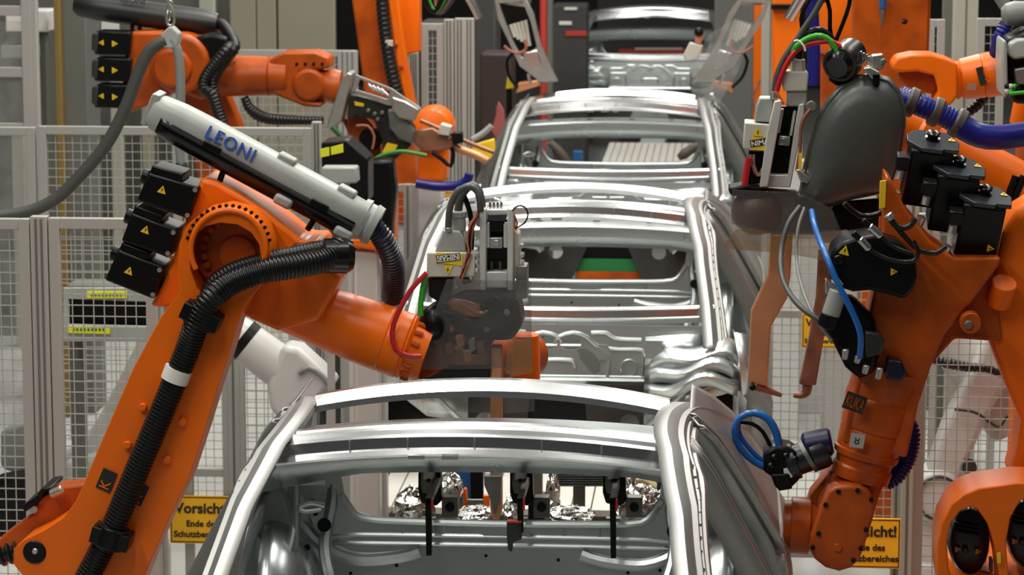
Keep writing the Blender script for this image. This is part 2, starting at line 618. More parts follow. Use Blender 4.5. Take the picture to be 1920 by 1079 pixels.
def make_car():
    r = thing('car_body_shell', (CX, 8.7, 0), '', 'car body')
    # --- roof beams
    mb = MB()
    cross_beam(mb, 0, 2.088, .60, [(-.062, -.072), (-.068, -.064), (-.055, -.052), (-.036, -.050), (-.030, -.018), (-.012, -.012),
                                   (0, 0), (.02, .004), (.035, -.004), (.05, .006), (.085, .006), (.11, -.006), (.11, -.03), (.0, -.07)], .05, .05)
    for t in (-.62, -.32, .02, .36, .66):
        mb.box((t * .6, -.034 + .05 * t * t, 2.088 - .034 - .05 * t * t), (.004, .012, .026))
    for t in (-.27, -.10):
        mb.box((t * .6, -.062, 2.013), (.05, .02, .012))
    mb.build('windscreen_header', SHINE, r, local=True, ang=25)
    mb = MB()
    cross_beam(mb, .76, 2.092, .585, [(-.05, -.045), (-.045, -.025), (-.02, -.008), (0, -.012), (.02, 0), (.06, 0), (.07, -.02), (.02, -.05)], .055, -.03)
    mb.build('rear_roof_beam', SHINE, r, local=True, ang=25)
    # --- side frames
    for sg in (-1, 1):
        mb = MB()
        ridged = [(-1, -.055), (-1, -.014), (-.86, -.004), (-.7, -.004), (-.64, -.02), (-.42, -.022), (-.36, -.004), (-.1, 0), (-.05, -.014), (.12, -.014), (.17, .002), (.5, .008), (.56, -.006), (.8, -.010), (1, -.018), (1, -.06)]
        ribbon(mb, [(-1.08, 1.50), (-.85, 1.63), (-.45, 1.845), (0, 1.985), (.4, 2.012), (.8, 1.985), (1.1, 1.92), (1.5, 1.80), (2.0, 1.62), (2.2, 1.5)],
               [.085, .075, .062, .056, .046, .032, .03, .05, .08, .10], ridged, sg)
        # inner flange lip along the pillar
        pr = [Vector((sg * (side_x(y, z) - .055), y - .01, z - .01)) for y, z in
              ((-1.0, 1.55), (-.85, 1.63), (-.45, 1.845), (0, 1.985), (.4, 2.02), (.8, 2.01))]
        mb.tube(pr, .014, 8)
        # rear quarter panel running from the roof rail out to the shoulder and down
        rows = []
        for k in range(29):
            z = 2.015 - (2.015 - .95) * (k / 28) ** 1.2
            ya = interp([(2.08, .50), (1.98, .62), (1.80, .80), (1.55, .92), (1.30, .95), (.95, .80)], z)
            yb = interp([(2.08, 1.0), (1.98, 1.25), (1.80, 1.75), (1.55, 2.15), (1.30, 2.3), (.95, 2.4)], z)
            row = [(sg * (side_x(ya, z) - .07), ya - .012, z), (sg * (side_x(ya, z) - .012), ya - .012, z)]
            row += [(sg * (side_x(ya + (yb - ya) * u / 10, z) + .004 - (.03 if u == 0 else 0) * 0), ya + (yb - ya) * u / 10, z) for u in range(11)]
            rows.append(row)
        mb.strip(rows)
        # recessed window channel along the front of the quarter panel
        ribbon(mb, [(.60, 2.0), (.74, 1.86), (.86, 1.68), (.93, 1.50)], [.03, .034, .036, .03], [(-1, .006), (-.85, .026), (-.6, .026), (-.5, .010), (.5, .010), (.6, .026), (.85, .026), (1, .006)], sg)
        # tail lamp bulge on the shoulder
        ribbon(mb, [(.96, 1.36), (1.2, 1.43), (1.6, 1.44), (2.1, 1.40)], [.05, .05, .05, .04], [(-1, .0), (-.5, .012), (0, .02), (.5, .012), (1, 0)], sg)
        # crease and shoulder bead
        mb.tube([(sg * (side_x(y, 1.47) + .002), y, 1.47) for y in (.85, 1.2, 1.6, 2.0, 2.4)], .012, 8)
        # hinge pillar below the windscreen foot, sill and B-pillar
        for yy, w in ((-.98, .09), (.28, .07)):
            ribbon(mb, [(yy, .75), (yy, 1.1), (yy - (.02 if yy < 0 else -.02), 1.5 if yy < 0 else 2.0)], [w, w], [(-1, -.09), (-1, 0), (-.7, .004), (-.6, -.016), (-.1, -.016), (0, .004), (.3, .004), (.4, -.012), (.7, -.012), (.8, .002), (1, 0), (1, -.09)], sg)
        ribbon(mb, [(-1.05, .74), (0, .72), (1.0, .74), (2.3, .82)], [.08, .08], [(-1, -.1), (-1, 0), (-.4, .01), (.4, .01), (1, 0), (1, -.1)], sg)
        o = mb.build('side_frame', STEELD, r, local=True, ang=14, solid=.006)
        # spot-weld dimples along the pillar
        for k in range(16):
            sp = MB()
            t = k / 15
            y = -1.0 + t * 1.0
            z = interp([(-1.0, 1.55), (-.85, 1.63), (-.45, 1.845), (0, 1.985)], y)
            q = Vector((sg * (side_x(y, z) - .004), y - .008, z))
            sp.lathe(q, (sg * .6, -.5, .6), [(0, .006), (.006, .004)], 8)
            sp.build('weld_spot', ALUD, o, local=True)
        # inner rear quarter: wheel house dome, inner panel, strut
        mb = MB()
        rings = []
        for i in range(9):
            t = math.pi / 2 * i / 8
            k, h = math.cos(t), math.sin(t)
            rings.append([(sg * (.80 - .22 * h), 1.05 + .36 * (k * .75 + .25) * math.cos(a), .98 + .56 * (k * .7 + .3) * math.sin(a))
                          for a in [math.pi * j / 14 for j in range(15)]])
        mb.strip(rings)
        base = rings[-1]
        mb.add(base + [(sg * .58, 1.05, .9)], [(j, j + 1, 15) for j in range(14)])
        mb.strip([[(sg * x, y, z) for x, y, z in row] for row in
                  ([(.60, 1.30, 1.78), (.70, 1.22, 1.78), (.80, 1.15, 1.74), (.83, .9, 1.6)],
                   [(.575, 1.24, 1.62), (.68, 1.14, 1.60), (.79, 1.06, 1.58), (.86, .85, 1.45)],
                   [(.56, 1.18, 1.48), (.66, 1.10, 1.46), (.79, 1.02, 1.45), (.89, .82, 1.3)],
                   [(.55, 1.12, 1.2), (.64, 1.02, 1.2), (.8, .95, 1.2), (.9, .8, 1.1)])])
        mb.tube([(sg * .60, 1.2, 1.76), (sg * .585, 1.14, 1.6), (sg * .60, 1.04, 1.45), (sg * .56, .95, 1.3), (sg * .55, .9, 1.1)], .02, 8)
        mb.tube([(sg * .76, 1.08, 1.70), (sg * .70, 1.0, 1.55), (sg * .72, .9, 1.40), (sg * .74, .8, 1.2)], .012, 8)
        mb.bar((sg * .60, 1.06, 1.70), (sg * .76, 1.04, 1.70), .05, .06)
        mb.bar((sg * .63, 1.03, 1.70), (sg * .70, 1.02, 1.70), .03, .05)
        mb.tube([(sg * .60, 1.02, 1.60), (sg * .64, 1.0, 1.615), (sg * .68, .99, 1.60), (sg * .66, .99, 1.585), (sg * .61, 1.01, 1.588)], .008, 8)
        mb.tube([(sg * .695, 1.02, 1.70), (sg * .69, .99, 1.55), (sg * .70, .96, 1.42)], .012, 8)
        mb.tube([(sg * .78, .98, 1.5), (sg * .72, .92, 1.40), (sg * .80, .86, 1.30)], .014, 8)
        o = mb.build('inner_quarter', STEEL, r, local=True, ang=40, solid=.004)
        for dx, z, rr in ((.60, 1.53, .024), (.64, 1.61, .011), (.66, 1.45, .011), (.72, 1.36, .016), (.63, 1.57, .009)):
            MB().lathe((sg * dx, 1.03, z), (sg * -.25, -1, 0.2), [(0, rr), (.012, rr)], 16).build('grommet', BLACK, o, local=True)
    # --- parcel shelf and rear bulkhead with the through opening
    mb = MB()
    n = 24
    rows = [[], [], [], [], [], []]
    for i in range(n + 1):
        t = -1 + 2 * i / n
        x = t * .80
        bow = .10 * t * t
        c = .03 * t * t
        low = 1.716 - .010 * t * t - (.05 * max(0, abs(t) - .6) / .4)
        for k, (y, z) in enumerate(((1.50, 1.815 - c), (1.30, 1.825 - c), (1.06, 1.83 - c), (1.04, 1.822 - c), (1.05, 1.775 - c * 1.0), (1.07, low))):
            rows[k].append((x, y - bow, z))
    mb.strip(rows)
    for t in (-.72, -.36, .0, .36, .72):
        bx = t * .8
        for dx in (-.035, .035):
            mb.tube([(bx + dx, 1.045 - .1 * t * t, 1.815 - .03 * t * t), (bx + dx, 1.052 - .1 * t * t, 1.78 - .03 * t * t)], .003, 6)
        mb.tube([(bx - .035, 1.052 - .1 * t * t, 1.78 - .03 * t * t), (bx + .035, 1.052 - .1 * t * t, 1.78 - .03 * t * t)], .003, 6)
    mb.build('parcel_shelf', STEEL, r, local=True, ang=40, solid=.005)
    for x in (-.5, -.22, .08, .36, .55):
        MB().box((x, 1.12, 1.845 - .03 * (x / .8) ** 2), (.035, .018, .004)).build('slot', BLACK, r, local=True)
    mwb = frame(Vector((CX, 8.7 + 1.12, 1.40)), (1, 0, 0), (0, .10, 1))
    hole = [(-.555, .30), (-.545, .22), (-.50, .155), (-.43, .135), (-.2, .13), (0, .128), (.2, .13), (.43, .135), (.50, .155), (.545, .22), (.555, .30), (.52, .37), (.45, .38), (-.45, .38), (-.52, .37)]
    bh = plate('rear_bulkhead', STEEL, r, mwb, [(-.78, -.5), (.78, -.5), (.80, .2), (.76, .40), (-.76, .40), (-.80, .2)], [hole], .012)
    mb = MB()

    def bp(u, v, out=.0):
        q = mwb @ Vector((u, v, out))
        return q
    lip = [bp(u * 1.015, v - .006, .012) for u, v in hole[1:10]]
    mb.tube(lip, .013, 8)
    for v, w in ((.075, .56), (.045, .62), (-.12, .42), (-.22, .5)):
        mb.tube([bp(-w, v - .02, .004), bp(-w * .9, v, .006), bp(w * .9, v, .006), bp(w, v - .02, .004)], .008, 8)
    for u in (-.34, -.2, .1, .22, .34):
        mb.tube([bp(u, .125, .006), bp(u, .075, .006)], .006, 6)
    mb.tube([bp(-.70, .12, .01), bp(-.62, .04, .02), bp(-.5, -.01, .02), (bp(-.35, .0, .015)), bp(-.28, .02, .01)], .022, 8)
    mb.tube([bp(.70, .12, .01), bp(.62, .04, .02), bp(.5, -.01, .02), (bp(.35, .0, .015)), bp(.28, .02, .01)], .022, 8)
    mb.prism([bp(-.09, .13, .02), bp(.13, .13, .02), bp(.10, .085, .02), bp(-.06, .085, .02)], (0, .012, 0))
    mb.build('stiffening_bead', STEEL, bh, bev=0)
    for u, v in ((-.40, -.02), (-.36, -.03), (-.30, .0), (-.05, .01), (.20, .0), (.42, -.01), (.44, -.04), (.55, -.03), (-.52, -.06), (-.55, -.1), (.5, -.12), (.47, -.15), (-.46, -.14), (0, -.15), (.16, -.16), (-.2, -.17)):
        MB().lathe(bp(u, v, .005), (0, -1, .1), [(0, .006), (.004, .006)], 10).build('drain_hole', BLACK, bh)
    # --- cowl beam at the windscreen foot
    mb = MB()
    cross_beam(mb, -.86, 1.71, .71, [(-.03, -.075), (-.035, -.05), (-.025, -.045), (-.02, -.012), (-.005, -.008), (0, 0), (.03, .0), (.04, -.02), (.08, -.022), (.08, -.06)], -.012, .05)
    mb.build('cowl_beam', SHINE, r, local=True, ang=25)
    mb = MB()
    mb.box((-.04, -.89, 1.615), (.055, .05, .03))
    mb.build('cowl_bracket', ALU, r, local=True, bev=.004)
    # --- firewall with its openings
    mwf = frame(Vector((CX, 8.7 - .93, 1.42)), (1, 0, 0), (0, .06, 1))
    kid1 = [(.055 + .05 * math.cos(a), .135 + .032 * math.sin(a)) for a in [2 * math.pi * k / 20 for k in range(20)]]
    kid2 = [(.085, .10), (.12, .115), (.165, .085), (.195, .04), (.19, .0), (.165, -.012), (.14, .01), (.10, .06)]
    rnd_ = circ(.325, .025, .036, .036)
    m1 = [(-x, y) for x, y in kid1]
    m2 = [(-x, y) for x, y in kid2]
    m3 = [(-x, y) for x, y in rnd_]
    fw = plate('firewall', STEEL, r, mwf, [(-.64, -.06), (.64, -.06), (.68, .22), (-.68, .22)], [kid1, kid2, rnd_, m1, m2, m3], .012)
    mb = MB()

    def fp(u, v, out=.008):
        return mwf @ Vector((u, v, out))
    for s in (-1, 1):
        mb.tube([fp(s * u, v) for u, v in ((-.02, .13), (.0, .165), (.07, .185), (.13, .165), (.17, .13), (.22, .10), (.235, .07), (.225, -.03))], .009, 8)
        mb.tube([fp(s * u, v) for u, v in ((.0, .06), (.05, .058), (.07, .05), (.08, .02))], .009, 8)
        mb.tube([fp(s * u, v) for u, v in ((.15, .185), (.22, .185), (.26, .16), (.38, .155))], .009, 8)
        mb.tube([fp(s * u, v) for u, v in ((.22, .115), (.28, .11), (.37, .11), (.39, .09), (.385, -.01))], .008, 8)
        hexa = [fp(s * (.205 + .04 * math.cos(a)), .095 + .04 * math.sin(a), .016) for a in [math.pi / 3 * k for k in range(6)]]
        mb.prism(hexa, (0, .03, 0))
        mb.lathe(fp(s * .325, .025, .0), (0, -1, 0), [(0, .042), (.01, .042), (.012, .037), (.0, .037)], 24)
    mb.tube([fp(-.62, -.035, .012), fp(.62, -.035, .012)], .014, 8)
    mb.tube([fp(-.40, -.018, .008), fp(.40, -.018, .008)], .006, 6)
    mb.build('pressed_rib', STEEL, fw)
    # --- front inner wings: layered wavy panels
    for sg in (-1, 1):
        mb = MB()
        prof = [(-.62, 1.37, .40), (-.95, 1.40, .41), (-1.0, 1.46, .42), (-1.02, 1.50, .43)]
        for j, (dz, dy, th) in enumerate(((.0, 0, .02), (-.045, -.05, .018), (-.10, -.09, .014))):
            rows = []
            for i in range(15):
                t = i / 14
                x = .40 + .42 * t
                z = 1.47 + .085 * math.sin(t * 2.4) + .02 * math.sin(t * 9 + j) + dz
                y = -1.0 + dy - .12 * math.sin(t * 3.0)
                rows.append([(sg * x, y - .03, z - .05), (sg * x, y - .035, z - .008), (sg * x, y - .02, z + .002), (sg * x, y + .05, z + th), (sg * x, y + .16, z + th)])
            mb.strip(rows)
        mb.strip([[(sg * .40, -1.13, 1.22), (sg * .40, -1.12, 1.36)], [(sg * .58, -1.2, 1.26), (sg * .58, -1.15, 1.45)], [(sg * .72, -1.16, 1.36), (sg * .72, -1.14, 1.46)], [(sg * .84, -1.1, 1.38), (sg * .84, -1.1, 1.42)]])
        mb.tube([(sg * .42, -1.15, 1.22), (sg * .55, -1.2, 1.36), (sg * .64, -1.19, 1.42), (sg * .80, -1.14, 1.41)], .01, 8)
        mb.strip([[(sg * x, y, z) for x, y, z in row] for row in
                  ([(.40, -1.0, 1.60), (.40, -1.05, 1.48)], [(.56, -.98, 1.61), (.56, -1.03, 1.52)], [(.70, -.96, 1.61), (.72, -1.0, 1.50)])])
        mb.box((sg * .44, -1.02, 1.55), (.07, .05, .08))
        mb.lathe((sg * .60, -1.21, 1.36), (0, -1, .3), [(0, .012), (.006, .012), (.006, .004)], 12)
        mb.strip([[(sg * x, y, z) for x, y, z in row] for row in
                  ([(.80, -1.08, 1.64), (.86, -1.0, 1.62)], [(.83, -1.12, 1.5), (.90, -1.05, 1.5)], [(.84, -1.12, 1.36), (.90, -1.05, 1.36)])])
        mb.build('inner_wing', STEEL, r, local=True, ang=40, solid=.006)
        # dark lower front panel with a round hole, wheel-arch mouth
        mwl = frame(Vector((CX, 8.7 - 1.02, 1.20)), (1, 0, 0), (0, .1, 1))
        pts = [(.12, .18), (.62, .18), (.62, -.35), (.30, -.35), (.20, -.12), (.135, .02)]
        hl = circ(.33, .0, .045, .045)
        plate('lower_front_panel', DARKP, r, mwl, [(sg * x, y) for x, y in pts], [[(sg * x, y) for x, y in hl]], .01)
        mb = MB()
        mb.strip([[(sg * x, y, z) for x, y, z in row] for row in
                  ([(.60, -1.10, 1.36), (.80, -1.10, 1.36)], [(.60, -.95, 1.1), (.80, -.95, 1.1)], [(.6, -.95, .9), (.8, -.95, .9)])])
        mb.build('wheel_arch_liner', BLACK, r, local=True, solid=.01)
    # --- floor pan
    mb = MB()
    mb.box((0, .1, .61), (1.5, 2.1, .02))
    mb.box((0, 0, .68), (.26, 2.0, .14))
    mb.box((0, 1.9, .95), (1.3, 1.0, .02))
    mb.build('floor_pan', STEELD, r, local=True, bev=.01)
    return r


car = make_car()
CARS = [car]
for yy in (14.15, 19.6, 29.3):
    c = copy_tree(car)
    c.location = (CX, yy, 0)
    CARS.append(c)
for c, l in zip(CARS, ('bare silver car body shell nearest in the line, filling the bottom of the picture',
                       'bare silver car body shell second in the line, firewall openings showing above the nearest roof',
                       'bare silver car body shell third in the line, beige deck showing through its windscreen',
                       'farthest car body shell, dim at the top behind the two metallic welding guns')):
    c['label'] = l
    c['group'] = 'car bodies on the assembly line'
for i, c in enumerate(CARS):
    y = c.location.y
    s = thing('assembly_skid', (CX, y + .4, 0), ('steel skid carrying the nearest car body', 'steel skid carrying the second car body', 'steel skid carrying the third car body', 'steel skid carrying the farthest car body')[i], 'skid', 'skids under the car bodies')
    for x in (-.45, .45):
        MB().bar((CX + x, y - .8, .30), (CX + x, y + 2.3, .30), .09, .12).build('runner', ALUD, s, bev=.005)
        for q in (-.6, .9):
            MB().box((CX + x, y + q, .12), (.12, .12, .24)).build('foot', ALUD, s, bev=.005)
            MB().box((CX + x, y + q, .48), (.08, .08, .236)).build('support_post', ALUD, s, bev=.005)

# ------------------------------------------------------------------ short-hands for parts drawn in photo pixels
def pp(name, m, parent, pts, Y, D, bev=0.008, seg=2):
    return MB().poly(pts, Y, D).build(name, m, parent, bev=bev, seg=seg)


def tb(name, m, parent, pts, rpx, Y, ribs=0.0, n=14, depth=0.12):
    r = [M(q, Y) for q in rpx] if isinstance(rpx, (list, tuple)) else M(rpx, Y)
    return MB().tube([V(p, Y) for p in pts], r, n, 0.025, ribs, depth).build(name, m, parent, ang=50)


def cy(name, m, parent, a, b, Y, r0, r1=None, n=28, bev=0.004):
    return MB().cyl(V(a, Y), V(b, Y), M(r0, Y), M(r0 if r1 is None else r1, Y), n).build(name, m, parent, bev=bev)


def disc(name, m, parent, c, r, Y, D, n=32, bev=0.004):
    """Round boss facing along the line: front at distance Y, depth D."""
    a = V(c, Y)
    return MB().cyl(a, a + Vector((0, D, 0)), M(r, Y), None, n).build(name, m, parent, bev=bev)


def lathe(name, m, parent, a, b, Y, prof, n=32):
    """Turned part along pixel axis a-b; prof = [(fraction of the axis, radius px)]."""
    p, q = V(a, Y), V(b, Y)
    L = (q - p).length
    return MB().lathe(p, q - p, [(t * L, M(r, Y)) for t, r in prof], n).build(name, m, parent, ang=30)


def pixdir(a, b, Y):
    return (V(b, Y) - V(a, Y)).normalized()


def badge(parent, s, a, b, hpx, Y, m=INK, ink=ORANGE, toward=0.004):
    """Framed letter plate lying between pixels a and b (baseline direction), hpx high."""
    x = pixdir(a, b, Y)
    y = Vector((0, 1, 0)).cross(x) * -1
    L = (V(b, Y) - V(a, Y)).length
    h = M(hpx, Y)
    o = V(a, Y) - Vector((0, toward, 0))
    pl = plate('name_badge', m, parent, frame(o, x, y), [(0, 0), (L, 0), (L, h), (0, h)], (), .002)
    if s:
        size = min(abs(h) * .9, L * .88 / (.68 * len(s)))
        tx = text('lettering', s, ink, pl, o + x * L * .07 + y * h * .16 - Vector((0, .0022, 0)), x, y, size, .0008, .0)
        k = abs(h) * .68 / (size * .7)
        inv = frame(o + x * L * .07 + y * h * .16 - origin_of(pl), x, y)
        tx.data.transform(inv @ Matrix.Diagonal((1, k * (1 if h > 0 else 1), 1, 1)) @ inv.inverted())
    return pl


def base_column(parent, x, Y, top, r=.26, m=None):
    mb = MB()
    mb.lathe((x, Y, 0), (0, 0, 1), [(0, r * 1.5), (.05, r * 1.5), (.05, r), (top - .35, r), (top - .3, r * 1.15), (top, r * .9)], 28)
    return mb.build('base_column', m or ORANGE, parent, bev=.006)


# ------------------------------------------------------------------ orange robot at the front on the left
Y = 10.2
rb = thing('welding_robot', P(200, 1250, Y).to_2d().to_3d(), 'large orange welding robot at left, grey channel with blue lettering on its elbow', 'robot', 'orange welding robots')
base_column(rb, P(170, 1200, Y).x, Y + .25, P(170, 1180, Y).z + .05, .3)
recess = [(398, 553), (377, 535), (366, 500), (362, 465), (372, 437), (392, 419), (420, 412), (452, 415), (478, 430), (493, 452), (496, 475), (480, 500), (440, 520), (410, 545)]
link = [(346, 540), (341, 500), (345, 450), (362, 414), (392, 390), (430, 382), (470, 392), (500, 418), (513, 452), (513, 490), (495, 530), (470, 560), (452, 605), (436, 660), (414, 725), (391, 800), (363, 885), (326, 962), (290, 1045), (266, 1110),
        (235, 1190), (130, 1200), (120, 1130), (112, 1085), (80, 1078), (52, 1068), (36, 1048), (36, 1020), (55, 1003), (92, 985), (128, 962), (152, 930), (170, 890), (195, 830), (225, 760), (258, 685), (290, 625), (312, 585)]
la = pixplate('link_arm', ORANGE, rb, Y, link, [recess], .17, .022)
# elbow pivot seen inside the opening
disc('elbow_flange', ORANGE2, rb, (432, 468), 74, Y + .03, .14)
disc('pivot_cap', ORANGE2, rb, (445, 478), 36, Y + .015, .03)
for a in range(150, 395, 18):
    t = math.radians(a)
    disc('flange_bolt', ORANGE2, rb, (437 + 56 * math.cos(t), 470 + 56 * math.sin(t)), 6.5, Y + .01, .03, 12, .002)
# slotted outer ring
for a in range(195, 352, 9):
    t = math.radians(a)
    w = V((428 + 79 * math.cos(t), 468 + 82 * math.sin(t)), Y - .094)
    MB().cyl(w, w + Vector((0, .012, 0)), M(3.4, Y), None, 10).build('ring_slot', BLACK, la)
mb = MB()
mb.tube([V((428 + 70 * math.cos(math.radians(a)), 468 + 74 * math.sin(math.radians(a))), Y - .095) for a in range(150, 390, 12)], .010, 8)
mb.build('ring_rim', ORANGE, la)
# elbow housing that carries the three motors
house = [(376, 333), (404, 340), (450, 366), (500, 398), (548, 436), (566, 452), (600, 452), (606, 470), (590, 486), (640, 520), (600, 600), (520, 622), (470, 600), (430, 575), (310, 578), (280, 576), (300, 540), (318, 503), (334, 455), (352, 400)]
hb = pp('elbow_housing', ORANGE, rb, house, Y + .10, .30, .02, 3)
# forearm
lathe('forearm', ORANGE, rb, (500, 556, Y + .26), (800, 664, Y + .26), Y, [(0, 30), (.04, 52), (.2, 56), (.48, 63), (.50, 62), (.52, 64), (.74, 66), (.75, 64), (.765, 66), (.86, 66), (.87, 63), (.88, 66), (.9, 60), (1, 58)])
ax = pixdir((500, 556), (800, 664), Y)
c0 = V((770, 653), Y + .26)
e1 = ax.orthogonal().normalized()
e2 = ax.cross(e1)
for k in range(16):
    t = 2 * math.pi * k / 16
    w = c0 + (e1 * math.cos(t) + e2 * math.sin(t)) * M(60, Y)
    MB().cyl(w, w + ax * .03, .011, None, 8).build('flange_bolt', ORANGE2, rb)
lathe('wrist_joint', ORANGE2, rb, (790, 660, Y + .30), (1000, 668, Y + .88), Y, [(0, 52), (.12, 46), (.5, 40), (.7, 40), (.72, 48), (.9, 50), (.98, 44), (1, 30)])
lathe('wrist_cap', ORANGE, rb, (986, 625, Y + .62), (986, 720, Y + .62), Y, [(0, 20), (.04, 26), (.5, 29), (.95, 29), (1, 20)])
MB().ball(V((815, 610), Y + .27), .075, 16, 10, 0, (.8, 1, 1)).build('wrist_seal', BLACK, rb)
pp('wrist_seal', BLACK, rb, [(788, 588), (820, 566), (846, 570), (840, 640), (810, 660), (786, 630)], Y + .26, .1, .02)
# motors
for quad, lab in (([(279, 324), (374, 352), (354, 412), (256, 376)], (304, 356)),
                  ([(247, 399), (332, 432), (317, 484), (227, 453)], (273, 431)),
                  ([(222, 468), (307, 502), (288, 562), (196, 526)], (242, 508))):
    m = pp('drive_motor', BLACK, rb, quad, Y + .06, .19, .008)
    x = pixdir(quad[0], quad[1], Y)
    y = Vector((0, -1, 0)).cross(x)
    a, b = V(quad[0], Y + .05), V(quad[1], Y + .05)
    mb = MB()
    up = (V(quad[0], Y) - V(quad[3], Y)).normalized()
    mb.bar(a + up * .012 + Vector((0, .10, 0)), a.lerp(b, .62) + up * .012 + Vector((0, .10, 0)), .17, .03, up)
    mb.build('cover_cap', BLACK, m, bev=.006)
    mb = MB()
    mb.cyl(a.lerp(V(quad[3], Y + .05), .25) - x * .025 + Vector((0, .06, 0)), a.lerp(V(quad[3], Y + .05), .25) + Vector((0, .06, 0)), .028, None, 14)
    mb.build('connector', BLACK, m, bev=.004)
    mb = MB()
    for q in (1, 2):
        w = V(quad[q], Y + .058)
        w = w + (V(quad[0], Y) - V(quad[1], Y)) * .06 + (V(quad[3 - q], Y) - V(quad[q], Y)) * 0 + (V(quad[3], Y) - V(quad[0], Y)) * (.12 if q == 1 else -.12)
        mb = MB().cyl(w, w + Vector((0, .02, 0)), .009, None, 8)
        mb.build('screw', ALU, m)
    warn_label(m, V(lab, Y + .057), x, (V(quad[0], Y) - V(quad[3], Y)), .016)
# counterbalance lug, pin, cover and bellows
pp('counterbalance_lug', ORANGE2, rb, [(0, 1010), (60, 965), (72, 936), (108, 915), (150, 910), (165, 905), (140, 950), (100, 985), (50, 1010), (20, 1050), (-20, 1050)], Y + .1, .12)
pp('lug_cover', BLACK, rb, [(40, 951), (70, 930), (76, 918), (95, 914), (96, 922), (82, 924), (74, 942), (46, 962)], Y + .07, .2, .004)
cy('plug', ALU, rb, (95, 928), (117, 918), Y + .06, 9)
disc('bearing_cap', ALU, rb, (62, 956), 9, Y + .085, .05)
disc('pin_seat', BLACK, rb, (64, 1037), 23, Y - .092, .04)
disc('pin', ALU, rb, (65, 1035), 6, Y - .10, .04)
tb('counterbalance_bellows', RUBBER, rb, [(36, 1032), (-60, 1058)], 24, Y + .12, .03, 16, .25)
for c in ((267, 765), (341, 793), (238, 836), (312, 864)):
    disc('boss', ORANGE, rb, c, 8, Y - .105, .03, 16, .004)
badge(rb, 'K', (206, 925), (221, 889), 30, Y - .086)
badge(rb, 'A', (264, 950), (281, 914), 30, Y - .086)
# corrugated hoses
hz = tb('corrugated_hose', RUBBER, rb, [(150, 1110), (186, 1040), (214, 985), (260, 875), (310, 757), (350, 660), (372, 600, Y - .16), (396, 560, Y - .16), (430, 533, Y - .13), (490, 510, Y - .11), (560, 498, Y - .06), (612, 485, Y), (640, 462, Y + .05)], 25, Y - .14, .0135)
tb('corrugated_hose', RUBBER, rb, [(384, 560, Y - .05), (402, 530, Y - .08), (440, 505, Y - .08), (500, 487, Y - .06), (560, 475, Y - .02), (606, 466, Y + .03)], 16, Y - .1, .0125)
for a, b in (((347, 578), (410, 608)), ((178, 997), (242, 1017))):
    mb = MB()
    c = (V(a, Y - .14) + V(b, Y - .14)) / 2
    x = pixdir(a, b, Y)
    z = Vector((0, -1, 0)).cross(x)
    mb.lathe(c - z * .04, z, [(0, M(30, Y)), (.005, M(33, Y)), (.075, M(33, Y)), (.08, M(30, Y))], 24)
    mb.bar(c - x * .07 - z * .0, c + x * .07, .10, .06, z)
    k = mb.build('hose_clamp', BLACK, rb, bev=.004)
# white sticker on the hose
mb = MB()
c = V((331, 703), Y - .14)
d = pixdir((336, 690), (326, 716), Y)
mb.lathe(c - d * .024, d, [(0, M(26.5, Y)), (.048, M(26.5, Y))], 20)
mb.build('sticker', WHITEP, hz)
lathe('hose_bracket', BLACKG, rb, (600, 480, Y + .02), (660, 480, Y + .06), Y, [(0, 20), (.1, 33), (.8, 35), (1, 28)])
pp('bracket_plate', BLACK, rb, [(545, 462), (600, 456), (640, 450), (655, 470), (640, 490), (545, 472)], Y + .02, .08, .006)
# grey channel across the elbow
a, b = V((287, 205), Y + .20), V((686, 420), Y + .20)
ax = (b - a).normalized()
pn = Vector((0, 1, 0)).cross(ax)
if pn.z < 0:
    pn = -pn
Lc = (b - a).length


def chan_ring(t, k, off=0.0):
    c = a + ax * t
    hu, dd = .074 * k, .085 * k
    pts = []
    for q in range(24):
        an = 2 * math.pi * q / 24
        ca, sa = math.cos(an), math.sin(an)
        e = .62
        pts.append(c + Vector((0, 1, 0)) * dd * math.copysign(abs(ca) ** e, ca) + pn * hu * math.copysign(abs(sa) ** e, sa))
    return pts


ch = MB().rings([chan_ring(t, k) for t, k in ((0, .72), (.02, .86), (.10, .97), (.2, 1.0), (Lc - .12, 1.0), (Lc - .10, .98), (Lc - .02, .96), (Lc, .84))]).build('hose_channel', GREYP, rb, ang=30)
mb = MB()
mb.bar(a + ax * .06 - Vector((0, .088, 0)) - pn * .012, b - ax * .03 - Vector((0, .088, 0)) - pn * .012, .012, .010, pn)
mb.build('seam', GREYD, ch)
rows = []
for t, k in ((.05, .90), (.10, 1.0), (.2, 1.035), (Lc - .12, 1.035), (Lc - .10, 1.02), (Lc - .03, 1.0)):
    rows.append([p for p in chan_ring(t, k)[12:] + chan_ring(t, k)[:1]])
MB().strip(rows).build('shaded_lower_shell', BLACKG, ch, solid=.004)  # dark glossy lower half, with the channel's own shadow put into its black
for t in (.62, .9):
    MB().bar(a + ax * (Lc * t) - Vector((0, .075, 0)) - pn * .055, a + ax * (Lc * t + .07) - Vector((0, .075, 0)) - pn * .055, .05, .04, pn).build('hinge_lug', GREYP, ch, bev=.012)
for t in (.26, .76):
    MB().bar(a + ax * (Lc * t) - Vector((0, .093, 0)) - pn * .006, a + ax * (Lc * t + .07) - Vector((0, .093, 0)) - pn * .006, .014, .028, pn).build('latch', BLACK, ch, bev=.004)
for t in (.55, .83):
    MB().bar(a + ax * (Lc * t) - Vector((0, .02, 0)) + pn * .075, a + ax * (Lc * t + .07) - Vector((0, .02, 0)) + pn * .075, .07, .03, pn).build('hinge_lug', GREYP, ch, bev=.008)
